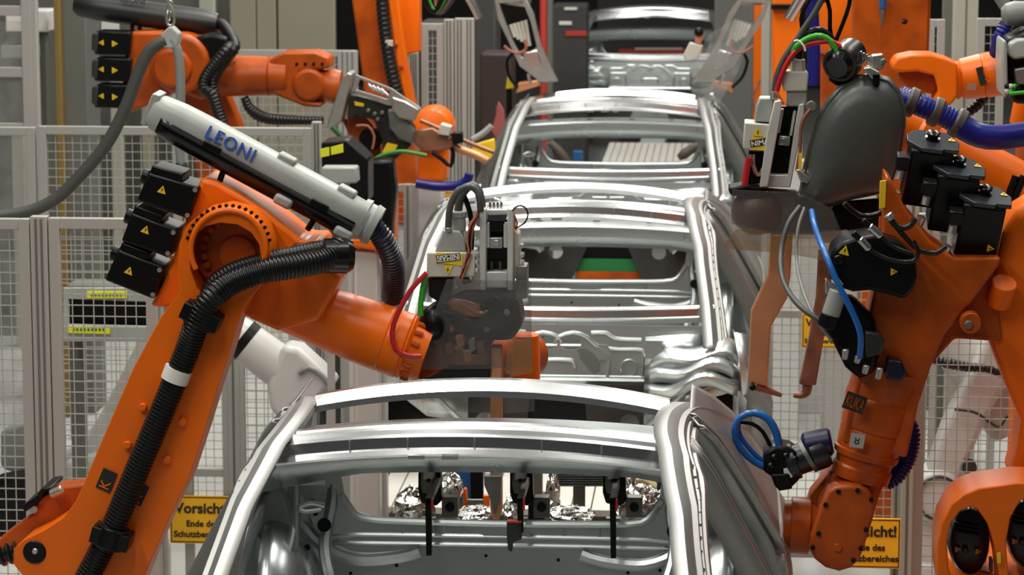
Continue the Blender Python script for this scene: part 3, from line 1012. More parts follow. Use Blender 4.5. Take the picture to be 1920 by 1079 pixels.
MB().add([a - ax * .02 + pn * .065 + Vector((0, .06, 0)), a - ax * .02 + pn * .06 - Vector((0, .06, 0)), a - ax * .012 - pn * .06 - Vector((0, .05, 0)), a - ax * .012 - pn * .06 + Vector((0, .05, 0)),
          a + ax * .01 + pn * .068 + Vector((0, .06, 0)), a + ax * .01 + pn * .066 - Vector((0, .06, 0)), a + ax * .01 - pn * .06 - Vector((0, .05, 0)), a + ax * .01 - pn * .06 + Vector((0, .05, 0))],
         [(0, 1, 2, 3), (4, 5, 6, 7), (0, 1, 5, 4), (1, 2, 6, 5), (2, 3, 7, 6), (3, 0, 4, 7)]).build('end_flap', GREYP, ch, bev=.004)
tn = (pn * .62 - Vector((0, 1, 0)) * .42).normalized()
ty = ax.cross(tn) * -1
text('lettering', 'LEONI', BLUEP, ch, a + ax * .215 + pn * .018 - Vector((0, .089, 0)), ax, (pn * 1.0 + Vector((0, .22, 0))), .064, .004, .0010, space=1.12)
lathe('channel_end_sleeve', GREYP, rb, (672, 408, Y + .2), (706, 426, Y + .2), Y, [(0, 41), (.3, 43), (.35, 38), (.6, 38), (.65, 42), (1, 40)])
for p, q in (((410, 345), (421, 315)), ((576, 432), (588, 413))):
    cy('support_strut', BLACK, rb, (*p, Y + .15), (*q, Y + .15), Y, 6)
tb('conduit', mat('navy_conduit', (.022, .022, .04), .35), rb, [(695, 420, Y + .2), (722, 455, Y + .22), (738, 500, Y + .28), (736, 560, Y + .4)], 22, Y + .2, .013)

# ------------------------------------------------------------------ welding gun of that robot
Y = 10.45
g = thing('welding_gun', P(930, 600, Y), 'spot welding gun with smoky shield and copper bar, held over the nearest roof', 'welding gun', 'spot welding guns')
# front frame: two light side plates with crosspieces
for x0, x1 in ((899, 911), (951, 962)):
    pp('side_plate', PLATEM, g, [(x0, 392), (x1, 392), (x1, 545), (x0, 545)], Y, .10, .004)
pp('lower_block', PLATEM, g, [(911, 510), (951, 510), (951, 540), (911, 540)], Y + .01, .08, .004)
pp('upper_block', PLATEM, g, [(911, 393), (951, 393), (950, 410), (912, 410)], Y + .02, .06, .004)
pp('sight_glass', GREYD, g, [(914, 402), (949, 402), (948, 414), (915, 414)], Y + .01, .06, .003)
pp('piston_block', BLACK, g, [(917, 416), (945, 416), (945, 434), (917, 434)], Y + .02, .06, .004)
for x0, x1 in ((911, 918), (944, 951)):
    pp('guide_rail', PLATEM, g, [(x0, 420), (x1, 420), (x1, 465), (x0, 465)], Y + .02, .05, .002)
pp('nut_plate', ALU, g, [(918, 446), (942, 446), (942, 466), (918, 466)], Y + .02, .04, .003)
disc('hex_nut', SHINE, g, (930, 456), 6, Y, .04, 6, .001)
pp('slide_back', BLACK, g, [(911, 412), (951, 412), (951, 512), (911, 512)], Y + .075, .03, .002)
for x in (922, 938):
    tb('guide_rod', CABLEG, g, [(x, 490), (x, 512)], 3, Y + .05)
for k in range(4):
    cy('air_fitting', SHINE, g, (919 + 7 * k, 393), (919 + 7 * k, 378), Y + .05, 3, 2.4, 10, .001)
# transformer box, connector, bundle
tr = pp('junction_box', OFFW, g, [(800, 474), (890, 474), (890, 520), (800, 520)], Y - .02, .14, .005)
o = V((799, 520), Y - .022)
sx = P(891, 500, Y).x - P(799, 500, Y).x
lb = plate('maker_label', LABELY, tr, frame(V((816, 502), Y - .0225), (1, 0, .02), (-.02, 0, 1)), [(0, .018), (.10, .006), (.10, .05), (.005, .054)], (), .002)
pl2 = plate('name_strip', INK, lb, frame(V((819, 494), Y - .0245), (1, 0, .14), (-.14, 0, 1)), [(0, 0), (.088, 0), (.088, .028), (0, .028)], (), .001)
pl3 = plate('strip_border', WHITEP, lb, frame(V((819, 494), Y - .026), (1, 0, .14), (-.14, 0, 1)), [(.003, .003), (.085, .003), (.085, .025), (.003, .025)], [[(.005, .005), (.083, .005), (.083, .023), (.005, .023)]], .001)
text('lettering', 'NIMAK', WHITEP, lb, V((819, 494), Y - .026) + Vector((1, 0, .14)).normalized() * .082 + Vector((-.14, 0, 1)).normalized() * .0225, (-1, 0, -.14), (.14, 0, -1), .025, .0008, .0006)
warn_label(tr, V((840, 506), Y - .0225), (-1, 0, 0), (0, 0, -1), .020)
pp('connector_housing', GREYP, g, [(815, 473), (826, 446), (830, 432), (862, 434), (872, 452), (876, 473)], Y - .0, .10, .006)
cy('cable_gland', GREYP, g, (860, 396), (861, 434), Y + .05, 13)
cy('gland_nut', GREYP, g, (859, 396), (859, 408), Y + .05, 16, None, 10)
cy('gland_nut', ALU, g, (841, 434), (841, 426), Y, 7, None, 10)
tb('power_cable', CABLEG, g, [(841, 430), (842, 400), (850, 372), (864, 355), (882, 350), (896, 362), (901, 392), (899, 420, Y + .2)], 6.5, Y, 0, 12)
tb('power_cable', CABLEG, g, [(859, 400), (862, 375), (874, 355), (885, 348), (899, 360), (904, 395), (905, 420, Y + .2)], 8, Y + .06, 0, 12)
tb('power_cable', BLACK, g, [(868, 362), (877, 385), (884, 415), (884, 460), (880, 500)], 5, Y + .06)
for i in range(9):
    r_ = random.Random(i)
    j = lambda s=5: r_.uniform(-s, s)
    tb('control_wire', PINK if i % 3 else BLACK, g, [(896 + j(3), 402 + j(4)), (884 + j(), 425 + j()), (880 + j(), 455 + j()), (878 + j(4), 480), (870 + j(), 505), (864 + j(), 522)], 2.2, Y - .03 + .01 * (i % 4), 0, 6)
for i in range(5):
    r_ = random.Random(40 + i)
    j = lambda s=4: r_.uniform(-s, s)
    tb('control_wire', PINK, g, [(962 + j(2), 398 + j(3)), (967 + j(), 420), (966 + j(), 445), (964 + j(2), 480), (966, 520)], 2, Y + .05, 0, 6)
tb('loop_wire', BLACK, g, [(961, 396), (970, 387), (983, 388), (990, 402), (984, 418), (968, 428)], 1.6, Y, 0, 6)
tb('cooling_hose', REDH, g, [(800, 512), (770, 545), (745, 590), (735, 625), (742, 655), (765, 667), (790, 668)], 5.0, Y - .12)
tb('earth_lead', GREENH, g, [(797, 518), (792, 545), (789, 570), (789, 592)], 5.5, Y - .10, .02, 10, .06)
pp('clamp_block', BLACK, g, [(802, 522), (850, 522), (846, 560), (820, 566), (804, 556)], Y + .0, .12, .006)
pp('right_block', OFFW, g, [(963, 430), (973, 440), (974, 520), (963, 524)], Y + .03, .1, .004)
pp('right_block', ALUD, g, [(968, 498), (988, 500), (988, 560), (966, 562)], Y + .02, .1, .004)
for y in (462, 480, 494, 510):
    disc('bolt', SHINE, g, (978, y), 4.5, Y + .03, .05, 10, .001)
for y in (478, 492, 508):
    disc('bolt', SHINE, g, (893, y), 4, Y - .01, .05, 10, .001)
# gun body behind the shield
pp('gun_body', BLACK, g, [(838, 560), (870, 545), (965, 540), (980, 610), (960, 640), (905, 640), (850, 630), (818, 610)], Y + .05, .2, .02)
pp('gun_arm', COPPERD, g, [(790, 690), (806, 655), (850, 630), (905, 640), (918, 660), (918, 690)], Y + .06, .14, .012)
pp('lower_skirt', BLACK, g, [(782, 694), (918, 690), (918, 712), (784, 712)], Y + .04, .12, .004)
tb('flexible_lead', COPPER, g, [(832, 572), (852, 566), (876, 575), (890, 585), (905, 590)], 7, Y + .03)
tb('flexible_lead', COPPER, g, [(840, 650), (865, 655), (880, 670), (910, 640)], 5, Y + .03)
tb('inner_hose', BLACK, g, [(820, 590), (850, 590), (890, 610), (920, 590), (936, 560)], 8, Y + .0)
tb('inner_hose', BLACK, g, [(860, 640), (890, 660), (912, 650), (930, 620)], 6, Y + .02)
for c in ((912, 588), (950, 586), (912, 618)):
    disc('bolt', SHINE, g, c, 6, Y + .02, .06, 10, .001)
for c in ((846, 617), (866, 652), (884, 640)):
    MB().ball(V(c, Y + .02), M(7, Y)).build('copper_lug', COPPER, g)
# electrode bar, dropping through the roof opening
eb = MB()
eb.poly([(919, 650), (941, 650), (941, 960), (936, 975), (924, 975), (919, 960)], Y + .10, .05)
eb.build('electrode_bar', COPPER, g, bev=.004)
pp('electrode_holder', ALUD, g, [(907, 893), (940, 893), (938, 935), (928, 968), (918, 935), (908, 912)], Y + .06, .05, .004)
# translucent shields
pp('shield', SMOKE, g, [(838, 524), (996, 528), (997, 690), (920, 692), (782, 694), (780, 684), (800, 620), (816, 580)], Y - .035, .006, .001)
pp('shield_flap', AMBER, g, [(952, 640), (997, 636), (998, 700), (960, 706), (948, 700)], Y - .05, .006, .001)
pp('rear_shield', CLEAR, g, [(786, 712), (1003, 712), (1002, 772), (940, 776), (792, 770)], Y + .16, .006, .001)

pp('brass_plate', COPPER, g, [(826, 566), (870, 562), (900, 572), (900, 596), (860, 592), (830, 588)], Y + .02, .02, .004)
for i, c in enumerate(((862, 640), (842, 655), (876, 668), (900, 652))):
    pp('copper_strap', (COPPER, COPPERD)[i % 2], g, [(c[0] - 9, c[1] - 10), (c[0] + 6, c[1] - 12), (c[0] + 10, c[1] + 8), (c[0] - 5, c[1] + 14)], Y + .0, .03, .004)
pp('grey_lever', ALU, g, [(878, 640), (890, 632), (892, 656), (880, 664)], Y - .01, .03, .004)

# ------------------------------------------------------------------ orange robot at the front on the right
Y = 9.9
r2 = thing('welding_robot', (P(1960, 1000, Y).x, Y + .3, 0), 'orange welding robot at right, its forearm hanging straight down beside the nearest car', 'robot', 'orange welding robots')
base_column(r2, P(1960, 1000, Y).x, Y + .35, P(1960, 1090, Y).z, .34)
pp('link_arm', ORANGE, r2, [(1905, 395), (1880, 440), (1868, 500), (1845, 560), (1842, 600), (1856, 642), (1885, 720), (1915, 790), (1905, 850), (1890, 900), (1990, 960), (2080, 860), (2060, 380), (1960, 360)], Y + .12, .24, .03, 3)
# shoulder housing with the two deep oval mouths
o1 = [(1826, 938), (1845, 965), (1858, 1005), (1866, 1050), (1872, 1110), (1790, 1110), (1774, 1050), (1770, 1000), (1778, 965), (1795, 943), (1812, 935)]
o2 = [(1925, 915), (1960, 935), (1975, 1000), (1970, 1110), (1905, 1110), (1884, 1060), (1880, 1000), (1888, 955), (1905, 925)]
pixplate('shoulder_housing', ORANGE, r2, Y - .10, [(1762, 1120), (1752, 1060), (1752, 1005), (1760, 965), (1778, 930), (1800, 912), (1830, 900), (1862, 896), (1900, 890), (1960, 892), (2000, 900), (2020, 1120)], [o1, o2], .26, .03)
for k, (cx, cy_) in enumerate(((1818, 1015), (1925, 1000))):
    m = MB().inflate([(cx + 40 * math.cos(t), cy_ + 68 * math.sin(t)) for t in [2 * math.pi * q / 20 for q in range(20)]], Y + .02, [(1, .25), (1, .02), (.9, -.01), (.5, -.015)]).build('drive_motor', BLACKG, r2)
    for q in range(3):
        pp('cooling_fin', BLACK, m, [(cx - 28, cy_ - 36 + 8 * q), (cx + 18, cy_ - 28 + 8 * q), (cx + 18, cy_ - 25 + 8 * q), (cx - 28, cy_ - 33 + 8 * q)], Y - .012, .02, .001)
    for dx, dy in ((-22, 16), (16, 20)):
        warn_label(m, V((cx + dx, cy_ + dy), Y - .016), (0, 0, -1), (1, 0, 0), .011)
    disc('screw_plug', GREYD, m, (cx - 8, cy_ + 18), 6, Y - .018, .03)
    pp('connector', ALUD, m, [(cx + 38, cy_ + 35), (cx + 44, cy_ + 35), (cx + 44, cy_ + 60), (cx + 38, cy_ + 60)], Y - .03, .05, .003)
pp('yellow_tag', LABELY, r2, [(1869, 1038), (1876, 1036), (1877, 1056), (1870, 1058)], Y - .245, .004, 0)
# elbow housing: cradle with a swept edge
hs = [(1662, 330), (1672, 340), (1700, 396), (1745, 452), (1790, 484), (1878, 484), (1872, 500), (1820, 570), (1772, 628), (1745, 690), (1722, 760), (1700, 860), (1580, 830), (1590, 760), (1612, 700), (1628, 640), (1630, 590), (1640, 540), (1652, 470), (1656, 400)]
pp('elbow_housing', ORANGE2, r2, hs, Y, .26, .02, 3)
pp('hub_web', ORANGE2, r2, [(1800, 560), (1862, 500), (1880, 640), (1852, 640), (1790, 636), (1744, 688), (1756, 640)], Y + .10, .14, .012)
cy('axis_cap', ORANGE, r2, (1884, 530, Y + .05), (1872, 568, Y + .1), Y, 24, 24)
disc('eye_bolt', ORANGE2, r2, (1820, 607), 20, Y - .05, .1)
disc('eye_bolt_nut', ALUD, r2, (1816, 610), 9, Y - .06, .03, 6)
# three upright motors with octagonal lids
for i, (cx, cy_) in enumerate(((1748, 266), (1797, 314), (1846, 368))):
    yy = Y + .14 - .03 * i
    c = V((cx, cy_), yy)
    upv = Vector((.14, -.34, 1)).normalized()
    xv = Vector((1, .05, -.16))
    xv = (xv - upv * xv.dot(upv)).normalized()
    yv = upv.cross(xv)
    R = Matrix((xv, yv, upv)).transposed()
    m = MB().box(c - upv * .115, (.145, .135, .21), R).build('drive_motor', BLACK, r2, bev=.008)
    W, D = .088, .075
    oc = [(-W, -.3 * D), (-.45 * W, -D), (.35 * W, -D), (.45 * W, -.8 * D), (W, -.8 * D), (1.05 * W, .1 * D), (.6 * W, D), (-.55 * W, D), (-W, .4 * D)]
    MB().prism([c + xv * px_ + yv * py_ + upv * .006 for px_, py_ in oc], -upv * .016).build('lid', mat('lid_black', (.02, .023, .03), .28) if i == 0 else MATS['lid_black'], m, bev=.003)
    MB().lathe(c + upv * .004 + yv * .01, upv, [(0, .026), (.008, .026), (.010, .018), (.016, .018), (.018, .024), (.026, .024), (.03, .018)], 20).build('lid_knob', BLACKG, m)
    warn_label(m, c + upv * .0075 + xv * W * .75 - yv * -.02, xv, yv, .014)
    f = c - upv * .16 - yv * .069
    warn_label(m, f + xv * .045, -upv, xv, .014, True)
    p0 = c - upv * .05 - yv * .08 - xv * .095
    MB().box(p0, (.05, .05, .05), R).build('connector_socket', BLACK, m, bev=.006)
    MB().tube([p0 - upv * .02, p0 - upv * .06 - xv * .004 - yv * .02], .015, 14).build('plug', ALU, m)
    p1 = p0 - upv * .10 - xv * .01 - yv * .03
    MB().tube([p1, p1 - upv * .05 - xv * .012 - yv * .004], .016, 14).build('plug', ALU, m)
    q = p1 - upv * .06 - xv * .014
    MB().tube([q, q - upv * .035 - xv * .03, q - upv * .05 - xv * .09, q - upv * .01 - xv * .15], .010, 10).build('motor_cable', RUBBER, m, ang=60)
pp('edge_strip', LABELY, r2, [(1650, 340), (1662, 338), (1660, 390), (1648, 392)], Y - .004, .01, .001)
# lower left motor block
blk = [(1553, 500), (1560, 472), (1575, 456), (1598, 448), (1640, 440), (1682, 452), (1716, 482), (1720, 520), (1712, 545), (1696, 562), (1665, 552), (1630, 545), (1600, 548), (1575, 540), (1556, 522)]
mb_ = pp('drive_motor', BLACK, r2, blk, Y - .12, .22, .012)
warn_label(mb_, V((1584, 470), Y - .122), (1, 0, -.25), (.25, 0, 1), .018)
warn_label(mb_, V((1572, 528), Y - .122), (1, 0, .1), (0, 0, 1), .016)
warn_label(mb_, V((1676, 510), Y - .122), (0, 0, -1), (1, 0, 0), .013)
disc('round_cap', BLACKG, mb_, (1572, 488), 9, Y - .135, .03)
for a, b in (((1630, 424), (1652, 444)), ((1612, 448), (1630, 468))):
    cy('plug', SHINE, r2, (*a, Y - .16), (*b, Y - .16), Y, 7.5)
    cy('plug_tip', BLACK, r2, (a[0] - 13, a[1] - 11, Y - .16), (*a, Y - .16), Y, 6)
tb('motor_cable', RUBBER, r2, [(1630, 468), (1650, 480), (1680, 490), (1712, 490), (1722, 474), (1712, 452)], 4.5, Y - .16)
tb('motor_cable', RUBBER, r2, [(1652, 444), (1670, 460), (1690, 470), (1708, 476)], 4.5, Y - .15)
tb('motor_cable', RUBBER, r2, [(1668, 408), (1680, 425), (1702, 450), (1725, 470), (1755, 475), (1774, 462)], 5, Y - .1)
tb('motor_cable', RUBBER, r2, [(1668, 408), (1676, 420), (1690, 428), (1706, 424), (1716, 410)], 6, Y - .1)
cy('plug', ALU, r2, (1664, 402, Y - .1), (1672, 412, Y - .1), Y, 9)
# valve cluster on the elbow
pp('valve_body', BLACK, r2, [(1548, 560), (1600, 560), (1640, 600), (1650, 660), (1640, 700), (1612, 714), (1585, 690), (1560, 640), (1540, 610)], Y - .08, .12, .02)
cy('valve_head', GREYP, r2, (1572, 545, Y - .12), (1556, 596, Y - .12), Y, 17)
pp('bracket', ALU, r2, [(1548, 524), (1562, 535), (1584, 548), (1582, 556), (1548, 552)], Y - .12, .05, .003)
cy('valve_collar', BLACK, r2, (1558, 590, Y - .12), (1549, 614, Y - .12), Y, 19)
pp('grey_manifold', GREYD, r2, [(1622, 622), (1648, 626), (1660, 640), (1652, 665), (1624, 672)], Y - .12, .05, .006)
for a, b in (((1586, 655), (1584, 675)), ((1625, 685), (1621, 702)), ((1650, 690), (1646, 712)), ((1610, 668), (1606, 682))):
    cy('hose_fitting', ALU, r2, (*a, Y - .14), (*b, Y - .14), Y, 7, 5.5, 12)
pp('blue_block', mat('navy_block', (.006, .008, .03), .3), r2, [(1664, 672), (1692, 680), (1700, 704), (1690, 716), (1660, 712)], Y - .08, .08, .008)
tb('air_hose', BLUEL, r2, [(1522, 396, Y + .3), (1528, 425, Y + .2), (1545, 470, Y - .1), (1570, 530, Y - .17), (1600, 590, Y - .18), (1614, 630, Y - .18), (1612, 672, Y - .16)], 6, Y, 0, 12)
tb('air_hose', CABLEG, r2, [(1500, 388, Y + .35), (1478, 420, Y + .3), (1464, 475, Y + .25), (1470, 530, Y + .1), (1500, 575, Y - .05), (1545, 606, Y - .1)], 5.5, Y, 0, 12)
tb('air_hose', GREYM, r2, [(1508, 390, Y + .35), (1496, 430, Y + .3), (1494, 490, Y + .25), (1504, 540, Y + .1), (1525, 590, Y - .05), (1560, 640, Y - .1)], 3.5, Y, 0, 10)
# forearm hanging down, flange and wrist
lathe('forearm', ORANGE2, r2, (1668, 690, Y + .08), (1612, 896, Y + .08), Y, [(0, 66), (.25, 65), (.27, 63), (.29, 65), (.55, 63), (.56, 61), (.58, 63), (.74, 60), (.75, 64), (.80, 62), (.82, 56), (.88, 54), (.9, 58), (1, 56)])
bd = P(1588, 752, Y).lerp(P(1622, 775, Y), .0)
badge(r2, 'KUKA', (1578, 764), (1616, 778), 34, Y - .062, INK, ORANGE2, .0)
pl = plate('data_plate', ALU, r2, frame(V((1592, 838), Y - .052), pixdir((1592, 838), (1618, 842), Y), (.15, -.1, 1)), [(0, 0), (.048, 0), (.048, .05), (0, .05)], (), .003)
text('lettering', '8', INK, pl, V((1600, 833), Y - .056), (1, 0, -.15), (.15, 0, 1), .042, .001)
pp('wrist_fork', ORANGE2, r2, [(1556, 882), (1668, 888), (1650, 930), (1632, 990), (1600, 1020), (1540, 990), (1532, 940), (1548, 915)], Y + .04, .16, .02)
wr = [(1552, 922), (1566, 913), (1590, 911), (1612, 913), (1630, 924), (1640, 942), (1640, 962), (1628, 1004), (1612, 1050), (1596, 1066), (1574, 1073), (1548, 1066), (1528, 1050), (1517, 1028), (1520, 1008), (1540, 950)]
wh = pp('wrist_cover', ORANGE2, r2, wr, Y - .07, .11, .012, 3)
for c in ((1572, 923), (1608, 921), (1634, 938), (1548, 948), (1624, 995), (1614, 1030), (1535, 1002), (1524, 1028), (1600, 1052)):
    disc('cover_bolt', BLACK, wh, c, 5, Y - .078, .02, 6, .001)
disc('centre_plug', ORANGE2, wh, (1571, 1028), 8, Y - .078, .02, 20, .002)
lathe('wrist_flange', ORANGE2, r2, (1540, 990, Y + .10), (1468, 985, Y + .10), Y, [(0, 46), (.3, 50), (.32, 56), (.8, 56), (.82, 50), (1, 48)])
pp('wrist_neck', ORANGE2, r2, [(1520, 930), (1545, 900), (1560, 880), (1565, 1000), (1530, 1010), (1510, 960)], Y + .08, .14, .02)
tb('conduit', BLUEH, r2, [(1700, 790, Y + .2), (1708, 820, Y + .2), (1700, 860, Y + .2), (1680, 892, Y + .2), (1660, 905, Y + .2)], 19, Y, .013, 16)
# dress-pack end with the blue loop, on the wrist
dp = thing('swivel_gripper', P(1490, 870, Y), 'black gripper head with a blue hose loop beside the nearest car roof', 'gripper')
lathe('swivel', mat('swivel_black', (.014, .014, .02), .3), dp, (1552, 842, Y + .05), (1470, 872, Y + .05), Y, [(0, 30), (.1, 34), (.35, 34), (.36, 30), (.4, 33), (.44, 30), (.7, 30), (.72, 36), (.9, 36), (1, 24)])
lathe('dark_sleeve', mat('sleeve_blue', (.008, .008, .05), .35), dp, (1560, 828, Y + .05), (1506, 838, Y + .05), Y, [(0, 22), (.1, 27), (.9, 27), (1, 22)])
lathe('clamp_ring', ALUD, dp, (1519, 852, Y + .05), (1512, 856, Y + .05), Y, [(0, 36), (1, 36)])
pp('gripper_body', BLACK, dp, [(1432, 850), (1452, 836), (1480, 840), (1498, 852), (1500, 900), (1480, 920), (1454, 918), (1446, 895), (1430, 884)], Y + .0, .14, .012)
pp('gripper_finger', BLACK, dp, [(1446, 890), (1480, 890), (1486, 918), (1460, 922), (1452, 905)], Y - .02, .08, .006)
pp('white_tag', WHITEP, dp, [(1469, 880), (1484, 878), (1486, 896), (1471, 899)], Y - .006, .008, .001)
for c in ((1452, 858), (1474, 856), (1490, 862), (1446, 874)):
    MB().ball(V(c, Y), M(8, Y)).build('fitting', BLACKG, dp)
tb('blue_loop', BLUEL, dp, [(1466, 884), (1432, 876), (1400, 855), (1380, 825), (1378, 800), (1390, 782), (1412, 775), (1438, 785), (1452, 808), (1460, 836)], 6.5, Y + .02, 0, 14)
tb('blue_loop', BLUEL, dp, [(1466, 878), (1435, 868), (1408, 845), (1388, 818), (1384, 796), (1394, 780), (1418, 773), (1444, 786), (1458, 812), (1464, 838)], 5, Y + .05, 0, 14)
tb('black_lead', BLACK, dp, [(1388, 792), (1410, 795), (1430, 810), (1444, 836)], 4, Y + .04)

# ------------------------------------------------------------------ robot reaching in from the right behind it, and its gun with the grey dome
Y2 = 11.0
r3 = thing('welding_robot', (P(2080, 430, Y2).x, Y2 + .3, 0), 'orange robot arm slanting behind the three black motors at the right', 'robot', 'orange welding robots')
base_column(r3, P(2120, 800, Y2).x, Y2 + .4, P(2120, 800, Y2).z, .3)
lathe('forearm', ORANGE, r3, (1960, 395, Y2), (1660, 215, Y2), Y2, [(0, 62), (.3, 58), (.5, 52), (.72, 48), (.74, 52), (.8, 52), (.82, 46), (1, 40)])
pp('elbow_housing', ORANGE, r3, [(1900, 330), (1990, 360), (2160, 420), (2180, 820), (2060, 840), (2000, 560), (1900, 430)], Y2 + .05, .3, .02)
tb('cable_bundle', BLACK, r3, [(1905, 330, Y2 - .3), (1890, 380, Y2 - .3), (1905, 440, Y2 - .3), (1950, 470, Y2 - .3)], 7, Y2)
tb('cable_bundle', BLACK, r3, [(1920, 330, Y2 - .3), (1900, 390, Y2 - .3), (1925, 450, Y2 - .3)], 7, Y2)
tb('conduit', BLUEH, r3, [(1690, 182, Y2 - .2), (1722, 196, Y2 - .25), (1764, 214, Y2 - .25), (1800, 234, Y2 - .25)], 21, Y2, .014, 18, .04)
tb('conduit', BLUEH, r3, [(1796, 232, Y2 - .25), (1826, 250, Y2 - .25), (1870, 258, Y2 - .25), (1960, 246, Y2 - .2)], 23, Y2, 0, 18)
for a, b in (((1700, 188), (1718, 196)), ((1746, 206), (1764, 214)), ((1788, 226), (1806, 236))):
    d = pixdir(a, b, Y2 - .25)
    lathe('conduit_clamp', mat('clamp_brown', (.07, .06, .05), .5) if a[0] == 1700 else MATS['clamp_brown'], r3, (*a, Y2 - .24), (*b, Y2 - .24), Y2, [(0, 25), (.2, 28), (.8, 28), (1, 25)])

Y = 10.6
g2 = thing('welding_gun', P(1520, 400, Y), 'spot welding gun with domed grey cover and two bent copper arms', 'welding gun', 'spot welding guns')
dome = [(1494, 372), (1500, 352), (1506, 315), (1516, 270), (1530, 225), (1548, 192), (1574, 162), (1606, 142), (1640, 138), (1668, 146), (1688, 168), (1698, 200), (1700, 235), (1694, 275), (1684, 320), (1672, 352), (1650, 366), (1600, 376), (1550, 392), (1512, 394)]
dm = MB().inflate(dome, Y, [(.94, .10), (.97, .06), (1.0, .05), (1.0, .02), (.985, .0), (.96, -.012), (.93, -.012), (.90, -.03), (.80, -.055), (.6, -.07), (.3, -.076), (.02, -.078)]).build('dome_cover', mat('dome_grey', (.060, .066, .060), .36), g2, ang=50)
pp('cover_latch', ALU, dm, [(1618, 128), (1632, 126), (1650, 136), (1650, 148), (1636, 150)], Y - .06, .1, .004)
pp('cover_latch', ALU, dm, [(1492, 318), (1500, 318), (1520, 336), (1516, 346), (1500, 340)], Y - .05, .06, .004)
pp('latch_pad', BLACK, dm, [(1634, 138), (1650, 138), (1650, 160), (1636, 160)], Y - .06, .05, .004)
pp('lower_fitting', GREYD, g2, [(1496, 364), (1526, 366), (1540, 380), (1532, 398), (1500, 398), (1490, 384)], Y - .03, .1, .01)
lathe('cable_boot', RUBBER, g2, (1574, 122, Y - .02), (1596, 100, Y + .12), Y, [(0, 32), (.1, 34), (.3, 34), (.7, 30), (1, 30)])
lathe('boot_mouth', BLACKG, g2, (1570, 126, Y - .03), (1574, 122, Y - .01), Y, [(0, 20), (.5, 26), (1, 30)])
pp('boot_plate', BLACK, g2, [(1585, 86), (1612, 90), (1616, 130), (1590, 160), (1568, 162), (1552, 150)], Y + .06, .05, .01)
pp('valve_block', ALU, g2, [(1634, 104), (1656, 102), (1658, 130), (1634, 132)], Y + .0, .06, .004)
disc('valve_port', ALUD, g2, (1656, 116), 6, Y - .01, .04, 12)
for k in range(4):
    cy('small_fitting', SHINE, g2, (1614 + 5 * k, 96 + 3 * k, Y + .02), (1618 + 5 * k, 112 + 3 * k, Y + .02), Y, 3.4, None, 8, .001)
# gun frame
fr = [([(1452, 190), (1466, 188), (1464, 215), (1440, 350), (1424, 352), (1438, 250)], 0), ([(1498, 196), (1508, 194), (1508, 215), (1482, 352), (1474, 352), (1490, 240)], .03)]
for q, dy in fr:
    pp('side_plate', PLATEM, g2, q, Y - .04 + dy, .05, .004)
pp('lower_block', PLATEM, g2, [(1440, 328), (1478, 328), (1476, 352), (1434, 352)], Y, .08, .004)
pp('slide_back', BLACK, g2, [(1462, 200), (1496, 200), (1480, 330), (1440, 330)], Y + .05, .03, .002)
pp('nut_plate', ALU, g2, [(1462, 255), (1482, 257), (1480, 274), (1459, 272)], Y + .0, .05, .003)
disc('hex_nut', SHINE, g2, (1469, 265), 6, Y - .01, .04, 6, .001)
pp('guide_rail', PLATEM, g2, [(1464, 205), (1470, 205), (1462, 250), (1456, 250)], Y + .01, .05, .002)
pp('guide_rail', PLATEM, g2, [(1488, 208), (1493, 208), (1485, 255), (1480, 255)], Y + .01, .05, .002)
jb = pp('junction_box', OFFW, g2, [(1396, 230), (1446, 234), (1440, 284), (1393, 279)], Y - .02, .14, .005)
lb = plate('maker_label', LABELY, jb, frame(V((1408, 281), Y - .0225), (1, 0, -.04), (.05, 0, 1)), [(0, 0), (.062, .0), (.062, .04), (.004, .048)], (), .002)
plate('name_strip', INK, lb, frame(V((1408, 277), Y - .0245), (1, 0, .18), (-.1, 0, 1)), [(0, 0), (.062, 0), (.062, .026), (0, .026)], (), .001)
text('lettering', 'NIMAK', WHITEP, lb, V((1409, 275), Y - .0262), (1, 0, .18), (-.1, 0, 1), .026, .0008, .0006)
warn_label(jb, V((1421, 248), Y - .0225), (1, 0, 0), (.05, 0, 1), .018)
pp('upper_connector', GREYP, g2, [(1424, 184), (1452, 184), (1450, 198), (1446, 230), (1414, 228), (1418, 200)], Y, .10, .006)
pp('connector_housing', OFFW, g2, [(1468, 134), (1512, 134), (1516, 140), (1514, 172), (1470, 172), (1466, 160)], Y - .01, .10, .006)
pp('connector_foot', GREYP, g2, [(1476, 172), (1514, 170), (1512, 200), (1474, 200)], Y, .10, .006)
cy('gland_nut', OFFW, g2, (1496, 111), (1496, 136), Y + .03, 14, 15, 10)
cy('gland_nut', ALU, g2, (1451, 186), (1452, 170), Y, 8, 6, 10)
tb('power_cable', CABLEG, g2, [(1452, 172), (1456, 145), (1470, 110), (1492, 78), (1510, 50), (1530, 20), (1550, -20)], 6, Y, 0, 12)
tb('power_cable', REDH, g2, [(1456, 172), (1466, 140), (1482, 108), (1502, 88), (1530, 80), (1560, 78), (1576, 88)], 5, Y - .02, 0, 12)
tb('earth_lead', GREENH, g2, [(1480, 120, Y + .05), (1492, 90), (1515, 72), (1540, 68), (1560, 80), (1574, 104), (1580, 126)], 6, Y - .02, .02, 12, .06)
tb('power_cable', BLACK, g2, [(1497, 112, Y + .05), (1500, 85), (1512, 68), (1530, 58), (1548, 62), (1564, 84), (1574, 112)], 8, Y + .02, 0, 12)
for pts in ([(1506, 60), (1502, 35), (1512, 10), (1530, -20)], [(1510, 62), (1520, 30), (1540, 5), (1570, -20)], [(1562, 90), (1556, 50), (1556, 20), (1545, -20)], [(1566, 80), (1582, 40), (1592, 10), (1596, -20)]):
    tb('thin_cable', BLACK, g2, pts, 4, Y + .03, 0, 10)
